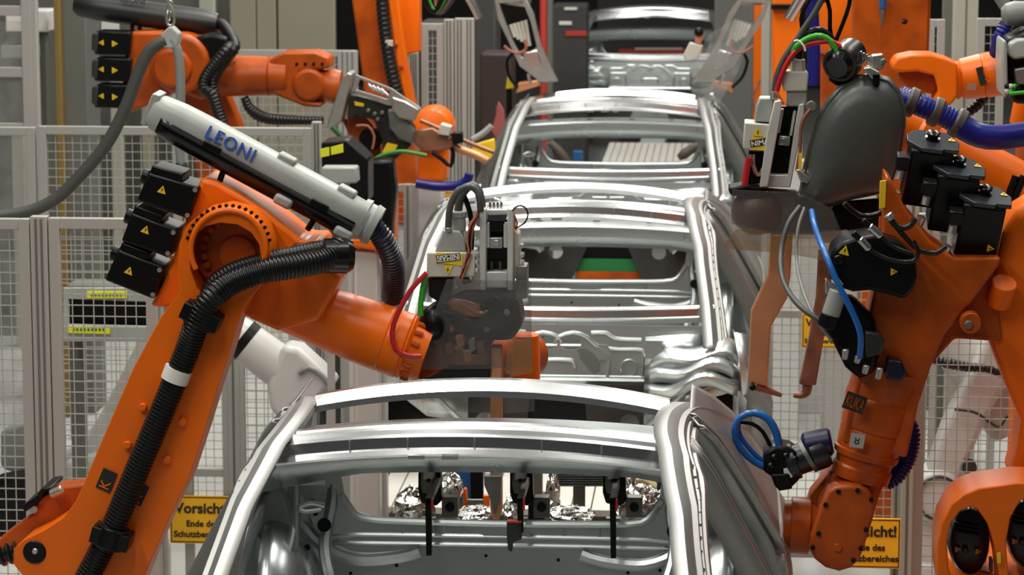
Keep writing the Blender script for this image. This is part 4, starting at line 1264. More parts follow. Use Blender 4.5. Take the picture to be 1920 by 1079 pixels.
tb('cable_tie', WHITEP, g2, [(1489, 78), (1496, 76), (1507, 86), (1510, 96)], 2, Y - .08, 0, 8)
pp('clamp_block', BLACK, g2, [(1404, 284), (1436, 286), (1434, 345), (1402, 345)], Y + .03, .08, .004)
tb('cooling_hose', REDH, g2, [(1404, 296), (1400, 320), (1396, 348)], 6, Y - .02)
for i in range(5):
    r_ = random.Random(90 + i)
    j = lambda s=5: r_.uniform(-s, s)
    tb('control_wire', (PINK, GREYP)[i % 2], g2, [(1410 + j(), 290), (1414 + j(), 310), (1422 + j(), 330), (1430 + j(), 320 + j())], 1.8, Y + .0, 0, 6)
for i, x in enumerate((1512, 1518)):
    tb('control_wire', PINK, g2, [(1452 + 4 * i, 172), (1464, 185), (1470, 196)], 2.5, Y - .03, 0, 6)
tb('copper_pipe', COPPERD, g2, [(1520, 205), (1508, 220), (1502, 240), (1500, 280), (1494, 320)], 3.5, Y - .03)
MB().cyl(V((1521, 200), Y - .02), V((1521, 200), Y + .06), M(11, Y), None, 20).build('motor_end', ALUD, g2, bev=.004)
lst = plate('small_strip', LABELY, g2, frame(V((1497, 318), Y - .045), (1, 0, 0), (.12, 0, 1)), [(0, 0), (.012, 0), (.012, .06), (0, .06)], (), .002)
# round transformer head behind smoky plastic
MB().ball(V((1420, 396), Y + .09), M(50, Y), 20, 14, 0, (1, .9, .92)).build('transformer_head', mat('transformer_brown', (.17, .10, .08), .4, var=.4, vscale=12), g2)
pp('head_cap', BLACK, g2, [(1364, 352), (1400, 346), (1440, 352), (1448, 366), (1420, 376), (1370, 368)], Y + .02, .12, .01)
pp('gun_body', ALUD, g2, [(1436, 352), (1490, 356), (1580, 400), (1580, 440), (1440, 440), (1450, 400)], Y + .06, .14, .01)
pp('rear_block', BLACK, g2, [(1560, 380), (1650, 372), (1660, 420), (1640, 440), (1570, 446)], Y + .04, .14, .01)
pp('bolt_plate', OFFW, g2, [(1540, 436), (1590, 432), (1590, 456), (1540, 456)], Y + .02, .05, .004)
pp('shield', SMOKE, g2, [(1372, 356), (1500, 362), (1560, 392), (1580, 440), (1460, 442), (1372, 420)], Y - .07, .006, .001)
pp('shield_flap', AMBER, g2, [(1352, 466), (1380, 430), (1470, 436), (1590, 440), (1582, 470), (1540, 488), (1500, 480), (1450, 474)], Y - .05, .006, .001)
# copper arms
ea = MB()
ea.poly([(1446, 440), (1486, 440), (1482, 520), (1476, 560), (1446, 612), (1438, 726), (1402, 716), (1408, 585), (1440, 516)], Y + .04, .06)
ea.build('electrode_arm', COPPER, g2, bev=.006)
eb = MB()
eb.poly([(1535, 470), (1562, 470), (1556, 580), (1544, 640), (1530, 724), (1498, 722), (1516, 640), (1530, 560)], Y + .04, .06)
eb.build('electrode_arm', COPPERD, g2, bev=.006)
tb('electrode_tip', COPPERD, g2, [(1418, 722), (1440, 732), (1466, 742)], [12, 7, 4], Y + .07)
tb('electrode_tip', COPPERD, g2, [(1514, 720), (1512, 736), (1500, 742), (1488, 741)], [10, 9, 7, 5], Y + .07)
disc('bolt', BLACK, g2, (1411, 728), 6, Y + .02, .05, 10)

# ------------------------------------------------------------------ fences
def fence_panel(label, px0, px1, top, Yf, bottom_z=.12, pitch=.0466, mid=None, posts=(), group='wire mesh fence panels', wires=True):
    x0, x1 = P(px0, top, Yf).x, P(px1, top, Yf).x
    zt = P(px0, top, Yf).z
    t = thing('wire_fence', ((x0 + x1) / 2, Yf, 0), label, 'fence', group)
    w = .045
    mb = MB()
    mb.box(((x0 + x1) / 2, Yf, bottom_z + w / 2), (x1 - x0 - 2 * w, .04, w))
    mb.build('bottom_rail', FENCE, t, bev=.003)
    MB().box(((x0 + x1) / 2, Yf, zt - w / 2), (x1 - x0 - 2 * w, .04, w)).build('top_rail', FENCE, t, bev=.003)
    for x in (x0 + w / 2, x1 - w / 2):
        MB().box((x, Yf, zt / 2), (w, .04, zt)).build('stile', FENCE, t, bev=.003)
    if mid:
        for m_ in mid:
            z = P(px0, m_, Yf).z
            MB().box(((x0 + x1) / 2, Yf, z), (x1 - x0 - 2 * w, .04, .04)).build('mid_rail', FENCE, t, bev=.003)
    if wires:
        mb = MB()
        n = int((x1 - x0 - 2 * w) / pitch)
        for i in range(1, n + 1):
            x = x0 + w + (x1 - x0 - 2 * w) * i / (n + 1)
            mb.box((x, Yf, (zt + bottom_z) / 2), (.0042, .0042, zt - bottom_z - 2 * w))
        n = int((zt - bottom_z - 2 * w) / pitch)
        for i in range(1, n + 1):
            mb.box(((x0 + x1) / 2, Yf + .004, bottom_z + w + (zt - bottom_z - 2 * w) * i / (n + 1)), (x1 - x0 - 2 * w, .0042, .0042))
        mb.build('wire_mesh', WIRE, t)
    return t


def post(label, px, top, Yf, w=.045, d=.045, group='fence posts', m=None, slots=1):
    x = P(px, top, Yf).x
    zt = P(px, top, Yf).z
    t = thing('fence_post', (x, Yf, 0), label, 'post', group)
    MB().box((x, Yf, zt / 2), (w, d, zt)).build('profile', m or FENCE, t, bev=.003)
    for k in range(slots):
        dx = w * ((k + 1) / (slots + 1) - .5)
        MB().box((x + dx, Yf - d / 2 - .0005, zt / 2), (.010, .004, zt - .02)).build('groove', GREYW, t)
    MB().box((x, Yf, .012), (w * 1.04, d * 2.2, .024)).build('foot', FENCE, t, bev=.003)
    return t


YF = 11.9
fence_panel('wire mesh fence panel at the left picture edge, in front of the white robot', -140, 56, 408, YF)
fence_panel('wire mesh fence panel directly behind the front left robot, before the slotted cabinet', 92, 292, 408, YF)
post('twin grooved fence post between the two nearest left fence panels', 74, 405, YF, .07, .05, slots=2)
post('short grooved fence post emerging under the three black motors', 293, 560, YF + .15, .055, .05, slots=2)
YG = 15.5
fence_panel('farther left fence panel with top rail running behind the grey hanging hose', 72, 585, 236, YG)
fence_panel('farther left fence panel cut off by the picture edge, under the window frames', -260, 66, 236, YG, wires=False)
post('grooved post right of the farther left fence panel, beside the pale box', 594, 228, YG, .05, .05, slots=2)
fence_panel('distant fence panel behind the outstretched wrist of the upper left robot', 436, 668, 93, 20.8, pitch=.06)
post('pale twin post below the distant rail, behind the wrist of the upper left robot', 652, 95, 20.6, .14, .06, slots=3)
YH = 14.2
fence_panel('narrow gate panel between orange arm and car, above the yellow sign', 340, 432, 560, YH, wires=False, mid=(885,))
fence_panel('narrow fence panel beside the left flank of the nearest car', 440, 560, 560, YH, mid=(880,), pitch=.06)
post('grey post standing behind the yellow sign left of the car', 436, 555, YH, .06, .05, slots=1)
# fences right of the line
fence_panel('wire mesh panel seen between the two copper arms', 1436, 1700, 430, 15.0, mid=(588,))
post('beige post behind the hanging forearm, carrying the gate hinge', 1712, 380, 12.2, .05, .05, m=CREAM, slots=1)
post('slim grey post beside the gate hinge post', 1690, 420, 12.25, .035, .04)
fence_panel('wire mesh panel at the lower right in front of the white robot', 1722, 2010, 400, 12.3)
# fence and profile columns in the middle distance, left of the third car
YM = 18.8
for px, top, lab, sl in ((842, 36, 'first of the tall pale grooved columns left of the third car', 2), (862, 34, 'second tall pale grooved column, with a dark slit beside it', 2), (880, 34, 'third tall pale grooved column, nearest the left gun', 2), (776, 98, 'pale grooved column just right of the leaning orange arm', 3)):
    post(lab, px, top, YM, .062, .06, 'tall pale columns', slots=sl)
fence_panel('dark mesh panel between the leaning orange arm and tall columns', 790, 832, 44, YM, pitch=.05)
post('slim pale post above the yellow sign, left of the second car', 765, 345, 17.2, .05, .05)
post('slim pale post carrying the yellow sign left of the second car', 800, 330, 17.42, .05, .05)
fence_panel('lower mesh panel beside the black drape left of the second car', 696, 784, 345, 17.6)
# tall profile posts on the right
post('pale pillar behind the right metallic gun', 1446, -40, 22.0, .13, .1, 'far pillars', CREAM, 1)
post('cream column in the upper right between two fence bays', 1812, -60, 17.5, .14, .14, 'far pillars', CREAM, 1)
post('grey-green column left of the cream column at upper right', 1785, -60, 17.8, .10, .10, 'far pillars', GREYW, 1)
fence_panel('dark mesh bay between orange tower and cream column', 1738, 1772, 36, 17.0, pitch=.05)
fence_panel('dark mesh bay right of the cream column', 1832, 1885, 34, 17.0, pitch=.05)

# ------------------------------------------------------------------ yellow signs
def sign(label, px0, px1, py0, py1, Ys):
    o = P(px0, py1, Ys)
    W = P(px1, py1, Ys).x - o.x
    H_ = P(px0, py0, Ys).z - o.z
    t = thing('warning_sign', o + Vector((W / 2, 0, 0)), label, 'sign', 'yellow warning signs')
    MB().box((o.x + W / 2, Ys, o.z + H_ / 2), (W, .008, H_)).build('panel', YELLOW, t, bev=.002)
    yv = (0, 0, 1)
    b = .02 * W
    plate('border', INK, t, frame(Vector((o.x, Ys - .0045, o.z)), (1, 0, 0), yv), [(b, b), (W - b, b), (W - b, H_ - b), (b, H_ - b)], [[(b * 1.8, b * 1.8), (W - b * 1.8, b * 1.8), (W - b * 1.8, H_ - b * 1.8), (b * 1.8, H_ - b * 1.8)]], .001)
    text('lettering', 'Vorsicht!', INK, t, (o.x + W / 2, Ys - .006, o.z + H_ * .64), (1, 0, 0), yv, H_ * .30, .0008, .0018 * H_ / .2, 'CENTER')
    text('lettering', 'Ende des', INK, t, (o.x + W / 2, Ys - .006, o.z + H_ * .36), (1, 0, 0), yv, H_ * .18, .0008, .0010 * H_ / .2, 'CENTER')
    text('lettering', 'Schutzbereiches', INK, t, (o.x + W / 2, Ys - .006, o.z + H_ * .14), (1, 0, 0), yv, H_ * .18, .0008, .0010 * H_ / .2, 'CENTER')
    return t


sign('yellow warning sign left of the nearest car, half hidden by its roof pillar', 319, 441, 929, 1019, YH - .04)
sign('yellow warning sign at lower right, half hidden by the hanging robot wrist', 1566, 1688, 971, 1065, 12.18)
sign('small yellow warning sign behind the thin grey hose between copper arms', 1503, 1590, 588, 652, 14.95)
sign('small blurred yellow warning sign left of the second car', 795, 868, 359, 412, 17.37)
k = thing('yellow_placard', (P(620, 640, 12.4).x, 12.42, 0), 'scrap of yellow placard under the front left forearm', 'placard')
pp('panel', YELLOW, k, [(605, 636), (634, 636), (634, 650), (605, 650)], 12.4, .01, .001)
MB().box((P(620, 640, 12.42).x, 12.43, P(620, 646, 12.42).z / 2), (.03, .03, P(620, 646, 12.42).z)).build('stand', FENCE, k)

# ------------------------------------------------------------------ upper left robot
Y = 16.2
r4 = thing('welding_robot', (P(300, 500, Y).x, Y + .3, 0), 'orange robot at upper left whose outstretched wrist carries a boxy metal gun', 'robot', 'orange welding robots')
base_column(r4, P(262, 470, Y).x, Y + .4, P(400, 465, Y).z, .09)
MB().bar(P(262, 462, Y + .4), P(400, 462, Y + .4), .14, .12).build('base_arm', ORANGE2, r4, bev=.01)
pp('link_arm', ORANGE2, r4, [(330, 150), (395, 120), (420, 170), (450, 245), (470, 330), (470, 440), (340, 480), (330, 440), (370, 330), (352, 245)], Y + .3, .2, .02)
pp('elbow_housing', ORANGE2, r4, [(240, 60), (300, 58), (360, 78), (410, 110), (420, 160), (380, 190), (330, 170), (300, 190), (235, 214), (228, 140)], Y + .1, .3, .02)
MB().lathe(V((335, 120), Y), (0, 1, 0), [(0, M(52, Y)), (.02, M(58, Y)), (.2, M(58, Y))], 28).build('elbow_flange', ORANGE2, r4, bev=.01)
MB().lathe(V((322, 128), Y - .03), (0, 1, 0), [(0, M(34, Y)), (.02, M(38, Y)), (.2, M(38, Y))], 28).build('pivot_cap', ORANGE2, r4, bev=.01)
for k in range(3):
    y0 = 58 + 50 * k
    m = pp('drive_motor', BLACK, r4, [(180, y0), (246, y0 + 2), (242, y0 + 46), (176, y0 + 44)], Y + .05, .17, .01)
    pp('end_cap', GREYD, m, [(172, y0 + 6), (184, y0 + 2), (182, y0 + 42), (171, y0 + 36)], Y + .04, .15, .008)
    warn_label(m, V((215, y0 + 24), Y + .047), (0, 0, -1), (1, 0, 0), .018)
    warn_label(m, V((190, y0 + 22), Y + .047), (0, 0, 1), (-1, 0, 0), .016)
lathe('forearm', ORANGE2, r4, (396, 142, Y + .2), (540, 143, Y + .2), Y, [(0, 42), (.1, 40), (.75, 38), (.76, 36), (.78, 38), (1, 36)])
pp('wrist_fork', ORANGE2, r4, [(505, 112), (530, 98), (590, 97), (616, 108), (618, 128), (590, 132), (562, 134), (552, 150), (556, 172), (580, 190), (606, 194), (600, 202), (570, 200), (520, 180), (500, 168)], Y + .12, .22, .018)
MB().lathe(V((578, 160), Y + .1), (0, 1, 0), [(0, M(28, Y)), (.02, M(32, Y)), (.24, M(32, Y))], 24).build('wrist_joint', ORANGE2, r4, bev=.01)
lathe('wrist_flange', ORANGE2, r4, (590, 160, Y + .2), (640, 162, Y + .2), Y, [(0, 26), (.4, 30), (.7, 34), (1, 30)])
for k in range(4):
    disc('cover_bolt', BLACK, r4, (556 + 16 * k, 120), 3, Y + .11, .03, 8, 0)
lc = MB()
a, b = V((140, 8), Y + .25), V((408, 45), Y + .25)
d = (b - a).normalized()
n_ = Vector((0, 1, 0)).cross(d)
if n_.z < 0:
    n_ = -n_
rg = []
for t, k in ((0, .6), (.03, .85), (.15, 1), ((b - a).length - .08, 1), ((b - a).length, .8)):
    rg.append([a + d * t + n_ * .075 * k * math.sin(2 * math.pi * q / 20) + Vector((0, .08 * k * math.cos(2 * math.pi * q / 20), 0)) for q in range(20)])
lc = MB().rings(rg).build('hose_channel', mat('charcoal_plastic', (.014, .015, .014), .4), r4)
text('lettering', 'LEONI', INK, lc, V((225, 2), Y + .165), d, n_ + Vector((0, .3, 0)), .05, .004, .001)
for q in ((248, 52), (262, 54), (350, 62), (358, 64)):
    cy('support_strut', BLACK, r4, (q[0], q[1] - 16, Y + .22), (q[0], q[1] + 18, Y + .22), Y, 4)
tb('corrugated_hose', RUBBER, r4, [(418, 235, Y - .05), (398, 180, Y - .05), (382, 165, Y - .05), (388, 140, Y - .05), (420, 100, Y - .05), (432, 86, Y)], 12, Y, .02)
tb('corrugated_hose', RUBBER, r4, [(405, 190, Y - .02), (400, 150, Y - .02), (425, 110, Y - .02), (440, 85, Y), (420, 50, Y + .2), (408, 45, Y + .25)], 11, Y, .02)
pp('hose_bracket', BLACK, r4, [(360, 72), (395, 62), (430, 70), (445, 95), (420, 110), (380, 160), (350, 160), (352, 110)], Y + .04, .1, .02)
tb('lower_conduit', RUBBER, r4, [(458, 182), (470, 205), (500, 222), (560, 226), (606, 226)], [8, 12, 11, 9, 8], Y + .1, .02)
# its gun
g3 = thing('welding_gun', P(700, 220, Y), 'boxy metal welding gun held by the upper left robot, green hoses underneath', 'welding gun', 'spot welding guns')
pp('mount_plate', ALU, g3, [(640, 148), (652, 136), (660, 140), (640, 230), (618, 246), (612, 240)], Y + .1, .2, .006)
pixplate('truss_frame', ALU, g3, Y + .08, [(668, 140), (735, 166), (790, 205), (782, 214), (730, 196), (660, 170)], [[(675, 148), (733, 171), (726, 186), (668, 168)]], .03, .004)
pixplate('truss_frame', ALUD, g3, Y + .3, [(668, 140), (735, 166), (790, 205), (782, 214), (730, 196), (660, 170)], [[(675, 148), (733, 171), (726, 186), (668, 168)]], .03, .004)
for k in range(4):
    cy('cylinder_rod', SHINE, g3, (690 + 8 * k, 158 + 3 * k, Y + .14), (704 + 8 * k, 172 + 3 * k, Y + .14), Y, 3)
pp('gun_body', DARKM, g3, [(655, 175), (700, 186), (745, 200), (775, 245), (770, 275), (740, 300), (716, 306), (716, 262), (700, 226), (672, 216), (650, 225)], Y + .12, .18, .01)
pp('gun_cheek', ALUD, g3, [(726, 205), (748, 206), (778, 246), (772, 270), (748, 262), (730, 240)], Y + .08, .06, .01)
pp('back_plate', ORANGE2, g3, [(642, 226), (680, 214), (712, 250), (714, 300), (690, 300), (660, 268)], Y + .26, .04, .004)
disc('ring_core', BLACK, g3, (694, 262), 22, Y + .16, .08)
tb('wiring', PINK, g3, [(668, 236), (690, 236), (702, 256), (698, 280)], 2.5, Y + .12, 0, 8)
for c in ((690, 208), (702, 214), (716, 212), (708, 224)):
    disc('socket', ALUD, g3, c, 4, Y + .10, .03, 10)
pp('drive_head', ALU, g3, [(735, 182), (760, 190), (786, 206), (776, 228), (748, 222), (734, 204)], Y + .04, .14, .008)
pp('yellow_note', LABELY, g3, [(664, 190), (682, 194), (682, 200), (666, 198)], Y + .115, .004, 0)
pp('yellow_patch', LABELY, g3, [(726, 268), (746, 272), (738, 288), (716, 286)], Y + .11, .006, .001)
pp('gun_arm', COPPERD, g3, [(780, 245), (810, 240), (850, 262), (850, 280), (800, 286), (776, 270)], Y + .1, .1, .008)
pp('joint_block', OFFW, g3, [(826, 232), (846, 238), (842, 256), (820, 252)], Y + .06, .1, .006)
pp('joint_block', BLACK, g3, [(846, 250), (866, 248), (868, 268), (850, 272)], Y + .08, .08, .006)
tb('electrode_rod', COPPERD, g3, [(788, 226), (830, 244), (880, 268), (926, 286)], 4, Y + .15)
tb('electrode_rod', COPPER, g3, [(850, 276), (890, 290), (914, 302)], 8, Y + .15)
tb('cooling_hose', mat('dark_green_hose', (.02, .09, .015), .4), g3, [(622, 238), (650, 266), (692, 310)], 5, Y + .02)
tb('cooling_hose', mat('soft_green_hose', (.05, .22, .02), .45), g3, [(690, 310), (715, 292), (750, 284), (780, 288), (800, 292)], 4, Y + .02)
tb('drooping_cable', BLACK, g3, [(810, 286), (830, 300), (845, 312), (850, 290), (846, 276)], 4, Y + .1)

# things below that gun
k = thing('control_module', P(640, 330, 15.2), 'black module with two bright yellow labels left of the boxy gun', 'module')
pp('case', BLACK, k, [(602, 268), (650, 262), (690, 300), (690, 380), (640, 390), (604, 340)], 15.2, .25, .01)
for q in ([(600, 280), (617, 276), (618, 292), (601, 296)], [(620, 276), (643, 270), (644, 286), (621, 291)]):
    pp('yellow_label', LIME, k, q, 15.19, .006, .001)
MB().box((P(640, 330, 15.3).x, 15.32, P(640, 385, 15.3).z / 2), (.12, .1, P(640, 385, 15.3).z)).build('stand', GREYD, k)
k = thing('lamp_box', P(635, 350, 14.7), 'pale grey box on a short arm above the grey hose channel', 'box')
pp('housing', GREYP, k, [(602, 314), (668, 314), (670, 344), (602, 348)], 14.7, .12, .01)
MB().box((P(645, 350, 14.75).x, 14.76, P(645, 345, 14.75).z / 2), (.05, .05, P(645, 345, 14.75).z)).build('stand', FENCE, k)
k = thing('drape', P(700, 420, 16), 'black rubber drape hanging left of the small blurred sign', 'drape')
MB().poly([(640, 320), (700, 300), (736, 300), (742, 360), (735, 420), (730, 560), (650, 560), (650, 380)], 16.0, .15).build('curtain', BLACK, k, bev=.02)
MB().box((P(690, 420, 16.1).x, 16.1, .5), (.1, .1, 1.0)).build('stand', BLACK, k)
k = thing('orange_cabinet', (P(690, 480, 16.5).x, 16.6, 0), 'low orange machine body behind the navy conduit, over a white base', 'machine')
pp('body', ORANGE, k, [(672, 352), (735, 352), (735, 470), (660, 470)], 16.4, .3, .02)
MB().box((P(680, 480, 16.6).x, 16.6, .6), (.5, .3, 1.2)).build('white_base', WHITE, k, bev=.02)
k = thing('orange_flap', (P(690, 460, 11.9).x, 12.0, 0), 'orange robot foot showing between channel and navy conduit', 'robot foot')
pp('flange', ORANGE, k, [(640, 448), (690, 446), (730, 468), (742, 478), (740, 490), (700, 470), (640, 462)], 11.9, .14, .01)
MB().box((P(690, 470, 12.0).x, 11.98, P(690, 466, 12.0).z / 2), (.1, .1, P(690, 466, 12.0).z)).build('stand', WHITE, k, bev=.01)
MB().box((P(690, 560, 12.08).x, 12.08, P(690, 485, 12.08).z / 2), (.16, .08, P(690, 485, 12.08).z)).build('white_housing', WHITE, k, bev=.02)

# ------------------------------------------------------------------ leaning orange arm, top centre-left
Y = 18.0
r5 = thing('welding_robot', (P(720, 400, Y).x, Y + .2, 0), 'orange robot arm leaning down from the top edge, black tube along it', 'robot', 'orange welding robots')
pp('link_arm', ORANGE2, r5, [(655, -30), (722, -30), (735, 100), (772, 250), (790, 420), (700, 420), (680, 150)], Y + .1, .25, .02)
pp('arm_flank', ORANGE, r5, [(724, -30), (742, -30), (758, 90), (778, 200), (776, 230), (762, 200), (744, 120)], Y, .12, .008)
pp('upper_plate', ORANGE, r5, [(738, -30), (786, -30), (787, 98), (760, 102), (750, 40)], Y + .2, .15, .01)
tb('corrugated_hose', RUBBER, r5, [(714, -30), (720, 40), (728, 100), (738, 150), (748, 190)], 13, Y - .02, .03)
pp('hose_clip', OFFW, r5, [(722, 74), (736, 76), (736, 88), (722, 84)], Y - .06, .04, .003)
for c in ((742, 84), (752, 126)):
    disc('boss', ORANGE2, r5, c, 4, Y - .02, .05, 12)
base_column(r5, P(745, 420, Y).x, Y + .25, P(745, 424, Y).z, .13, WHITE)
k = thing('welding_robot', (P(808, 300, 17.2).x, 17.3, 0), 'small orange robot shoulder with a blue hose at its foot, left of the third car', 'robot', 'orange welding robots')
MB().inflate(circ(808, 245, 40, 42, 24), 17.2, [(.9, .3), (1, .25), (1, .03), (.9, -.01), (.5, -.03), (.02, -.035)]).build('shoulder', ORANGE, k)
pp('body', ORANGE, k, [(790, 250), (842, 260), (836, 342), (780, 342)], 17.25, .2, .02)
MB().box((P(810, 345, 17.35).x, 17.35, P(810, 338, 17.35).z / 2), (.16, .18, P(810, 338, 17.35).z)).build('base_column', WHITE, k, bev=.02)
tb('conduit', BLUEH, k, [(780, 344), (820, 350), (858, 348), (876, 338), (880, 326)], 9, 17.1)

# ------------------------------------------------------------------ the two metallic guns over the third car
def mid_gun(label, base, dx, mirror, tint, Yg, guard):
    q = lambda x, y: (base[0] + (-x - .17 * y if mirror else x), base[1] + y)
    t = thing('welding_gun', P(base[0], base[1], Yg), label, 'welding gun', 'spot welding guns')
    f = lambda pts: [q(x, y) for x, y in pts]
    pixplate('truss_frame', ALU, t, Yg, f([(-58, -10), (0, -10), (16, 20), (30, 80), (48, 120), (62, 148), (30, 150), (-10, 120), (-32, 72), (-52, 30)]), [f([(-49, 2), (-5, -2), (10, 36), (22, 84), (-6, 104), (-26, 66)])], .05, .006)
    pixplate('truss_frame', ALUD, t, Yg + .2, f([(-58, -10), (0, -10), (16, 20), (30, 80), (48, 120), (62, 148), (30, 150), (-10, 120), (-32, 72), (-52, 30)]), [f([(-49, 2), (-5, -2), (10, 36), (22, 84), (-6, 104), (-26, 66)])], .05, .006)
    lathe('wrist_ring', ALU, t, (*q(-20, -22), Yg + .1), (*q(-24, 4), Yg + .1), Yg, [(0, 26), (.3, 34), (.7, 34), (1, 28)])
    lathe('robot_wrist', ORANGE2, t, (*q(-10, -70), Yg + .12), (*q(-20, -20), Yg + .12), Yg, [(0, 34), (.8, 34), (1, 26)])
    for k in range(5):
        a = q(-28 + 7 * k, 42 - 2 * k)
        b = q(-20 + 7 * k, 66 + 4 * k)
        cy('cylinder_rod', OFFW, t, (*a, Yg + .06), (*b, Yg + .06), Yg, 3.4, None, 10, .001)
    pp('drive_block', SHINE, t, f([(-6, 96), (22, 88), (30, 112), (26, 126), (2, 124)]), Yg - .03, .12, .01)
    pp('drive_block', ALUD, t, f([(0, 126), (40, 128), (56, 150), (20, 154)]), Yg + .02, .16, .01)
    tb('wiring', PINK, t, f([(-40, 82), (-24, 94), (-6, 94), (2, 84), (0, 70)]), 3, Yg - .02, 0, 8)
    pp('copper_foot', COPPER, t, f([(-14, 152), (22, 146), (30, 156), (0, 166), (-18, 172)]), Yg - .02, .12, .008)
    cy('electrode_shaft', SHINE, t, (*q(6, 134), Yg - .01), (*q(10, 154), Yg - .01), Yg, 4, None, 12, .001)
    cy('electrode_shaft', SHINE, t, (*q(22, 136), Yg - .01), (*q(26, 152), Yg - .01), Yg, 4, None, 12, .001)
    tb('loop_cable', BLACK, t, f([(-22, 94), (-34, 110), (-30, 140), (-14, 160)]), 3, Yg - .02, 0, 8)
    if guard:
        pp('clear_guard', CLEAR, t, f([(-34, 40), (0, 30), (44, 60), (70, 110), (60, 170), (10, 200), (-20, 130)]), Yg - .06, .006, .001)
        pp('side_box', OFFW, t, f([(54, 82), (80, 76), (88, 100), (80, 112), (58, 108)]), Yg - .02, .1, .008)
        MB().ball(V(q(66, 56), Yg), M(9, Yg)).build('black_cap', BLACK, t)
        pp('wire_block', PINK, t, f([(56, 62), (72, 62), (70, 82), (58, 82)]), Yg - .01, .06, .006)
    return t


mid_gun('metallic welding gun upright at the left roof edge of the third car', (985, 4), 0, False, ALU, 20.3, False)
mid_gun('metallic welding gun with clear guard at the right roof edge of the third car', (1386, 4), 0, True, ALU, 20.3, True)
k = thing('red_cloth', (P(936, 250, 21.3).x, 21.3, 0), 'faded red cloth strip hanging left of the third car', 'cloth')
MB().poly([(934, 190), (944, 205), (947, 232), (930, 262), (921, 244), (930, 215)], 21.3, .03).build('strip', mat('faded_red', (.42, .10, .09), .7), k, bev=.008)
MB().box((P(934, 200, 21.33).x, 21.34, P(934, 200, 21.33).z / 2), (.03, .03, P(934, 200, 21.33).z)).build('stand', ALUD, k)
k = thing('yellow_stop', (P(905, 290, 17.6).x, 17.7, 0), 'yellow stop block at the left windscreen pillar of the third car', 'stop')
pp('block', LABELY, k, [(884, 274), (925, 262), (928, 280), (920, 300), (890, 288)], 17.6, .1, .006)
tb('arm', GREYP, k, [(886, 262), (906, 250), (922, 236)], 6, 17.6)
MB().box((P(908, 285, 17.66).x, 17.66, P(908, 285, 17.66).z / 2), (.04, .04, P(908, 285, 17.66).z)).build('stand', ALUD, k)
k = thing('yellow_marker', P(955, 155, 20.8), 'small yellow pointed marker left of the left metallic gun', 'marker')
pp('tip', LABELY, k, [(951, 144), (957, 144), (962, 166), (948, 167)], 20.8, .05, .004)
MB().box((P(955, 166, 20.82).x, 20.83, P(955, 160, 20.82).z / 2), (.04, .04, P(955, 160, 20.82).z)).build('stand', BLACK, k)

# ------------------------------------------------------------------ white robots behind the fences
def white_left():
    Y = 13.4
    t = thing('handling_robot', (P(150, 900, Y).x, Y + .3, 0), 'white robot behind the left fence, its forearm crossing behind the orange arm', 'robot', 'white robots behind the fences')
    pp('link_arm', WHITE, t, [(292, 560), (330, 560), (350, 620), (300, 720), (230, 830), (190, 900), (60, 900), (60, 850), (110, 846), (150, 830), (180, 790), (215, 725), (260, 635)], Y + .1, .25, .03, 3)
    pp('shoulder', WHITE, t, [(118, 866), (180, 850), (260, 850), (270, 1000), (250, 1100), (120, 1100), (112, 950)], Y + .05, .3, .04, 3)
    pp('motor_housing', BLACK, t, [(-20, 905), (60, 890), (108, 900), (112, 960), (60, 1010), (-20, 1010)], Y, .2, .02)
    pp('wrist_block', GREYM, t, [(0, 810), (50, 790), (100, 800), (110, 860), (60, 900), (0, 880)], Y + .25, .2, .02)
    MB().box((P(190, 1000, Y).x, Y + .25, P(190, 1050, Y).z / 2), (.5, .4, P(190, 1050, Y).z)).build('base_column', WHITE, t, bev=.03)
    lathe('forearm', WHITE, t, (330, 545, Y + .1), (540, 700, Y + .1), Y, [(0, 36), (.5, 38), (.55, 40), (.9, 42), (1, 40)])
    lathe('black_band', BLACK, t, (452, 634, Y + .1), (466, 645, Y + .1), Y, [(0, 41), (1, 41)])
    pp('wrist_fork', WHITE, t, [(528, 648), (560, 654), (600, 690), (632, 722), (610, 735), (596, 770), (566, 800), (536, 800), (505, 770), (500, 722)], Y + .0, .2, .03, 3)
    tb('fork_groove', GREYM, t, [(560, 700), (580, 690), (604, 705), (616, 722)], 5, Y - .01)
    tb('grey_hose', CABLEG, t, [(566, 650), (580, 690), (600, 730), (605, 800), (590, 900)], 7, Y + .2)
    return t


white_left()
Y = 13.6
t = thing('handling_robot', (P(1760, 1000, Y).x, Y + .3, 0), 'white robot behind the lower right fence with a ribbed black hose', 'robot', 'white robots behind the fences')
pp('link_arm', WHITE, t, [(1880, 560), (1920, 570), (1900, 700), (1850, 790), (1810, 880), (1790, 960), (1740, 960), (1735, 900), (1770, 800), (1830, 680)], Y + .05, .2, .03, 3)
MB().lathe(V((1760, 935), Y), (0, 1, 0), [(0, M(46, Y)), (.02, M(52, Y)), (.25, M(52, Y))], 28).build('shoulder_joint', WHITE, t, bev=.012)
MB().tube([V((1760 + 40 * math.cos(a), 935 + 40 * math.sin(a)), Y - .012) for a in [2 * math.pi * q / 24 for q in range(25)]], .008, 8).build('joint_ring', GREYD, t)
disc('round_port', GREYD, t, (1818, 878), 14, Y + .03, .05)
lathe('forearm', WHITE, t, (1760, 600, Y + .3), (1900, 800, Y + .3), Y, [(0, 44), (.5, 50), (1, 50)])
pp('shoulder', WHITE, t, [(1720, 960), (1800, 960), (1830, 1100), (1700, 1100)], Y + .05, .3, .03)
MB().box((P(1765, 1060, Y).x, Y + .2, P(1765, 1060, Y).z / 2), (.4, .4, P(1765, 1060, Y).z)).build('base_column', WHITE, t, bev=.02)
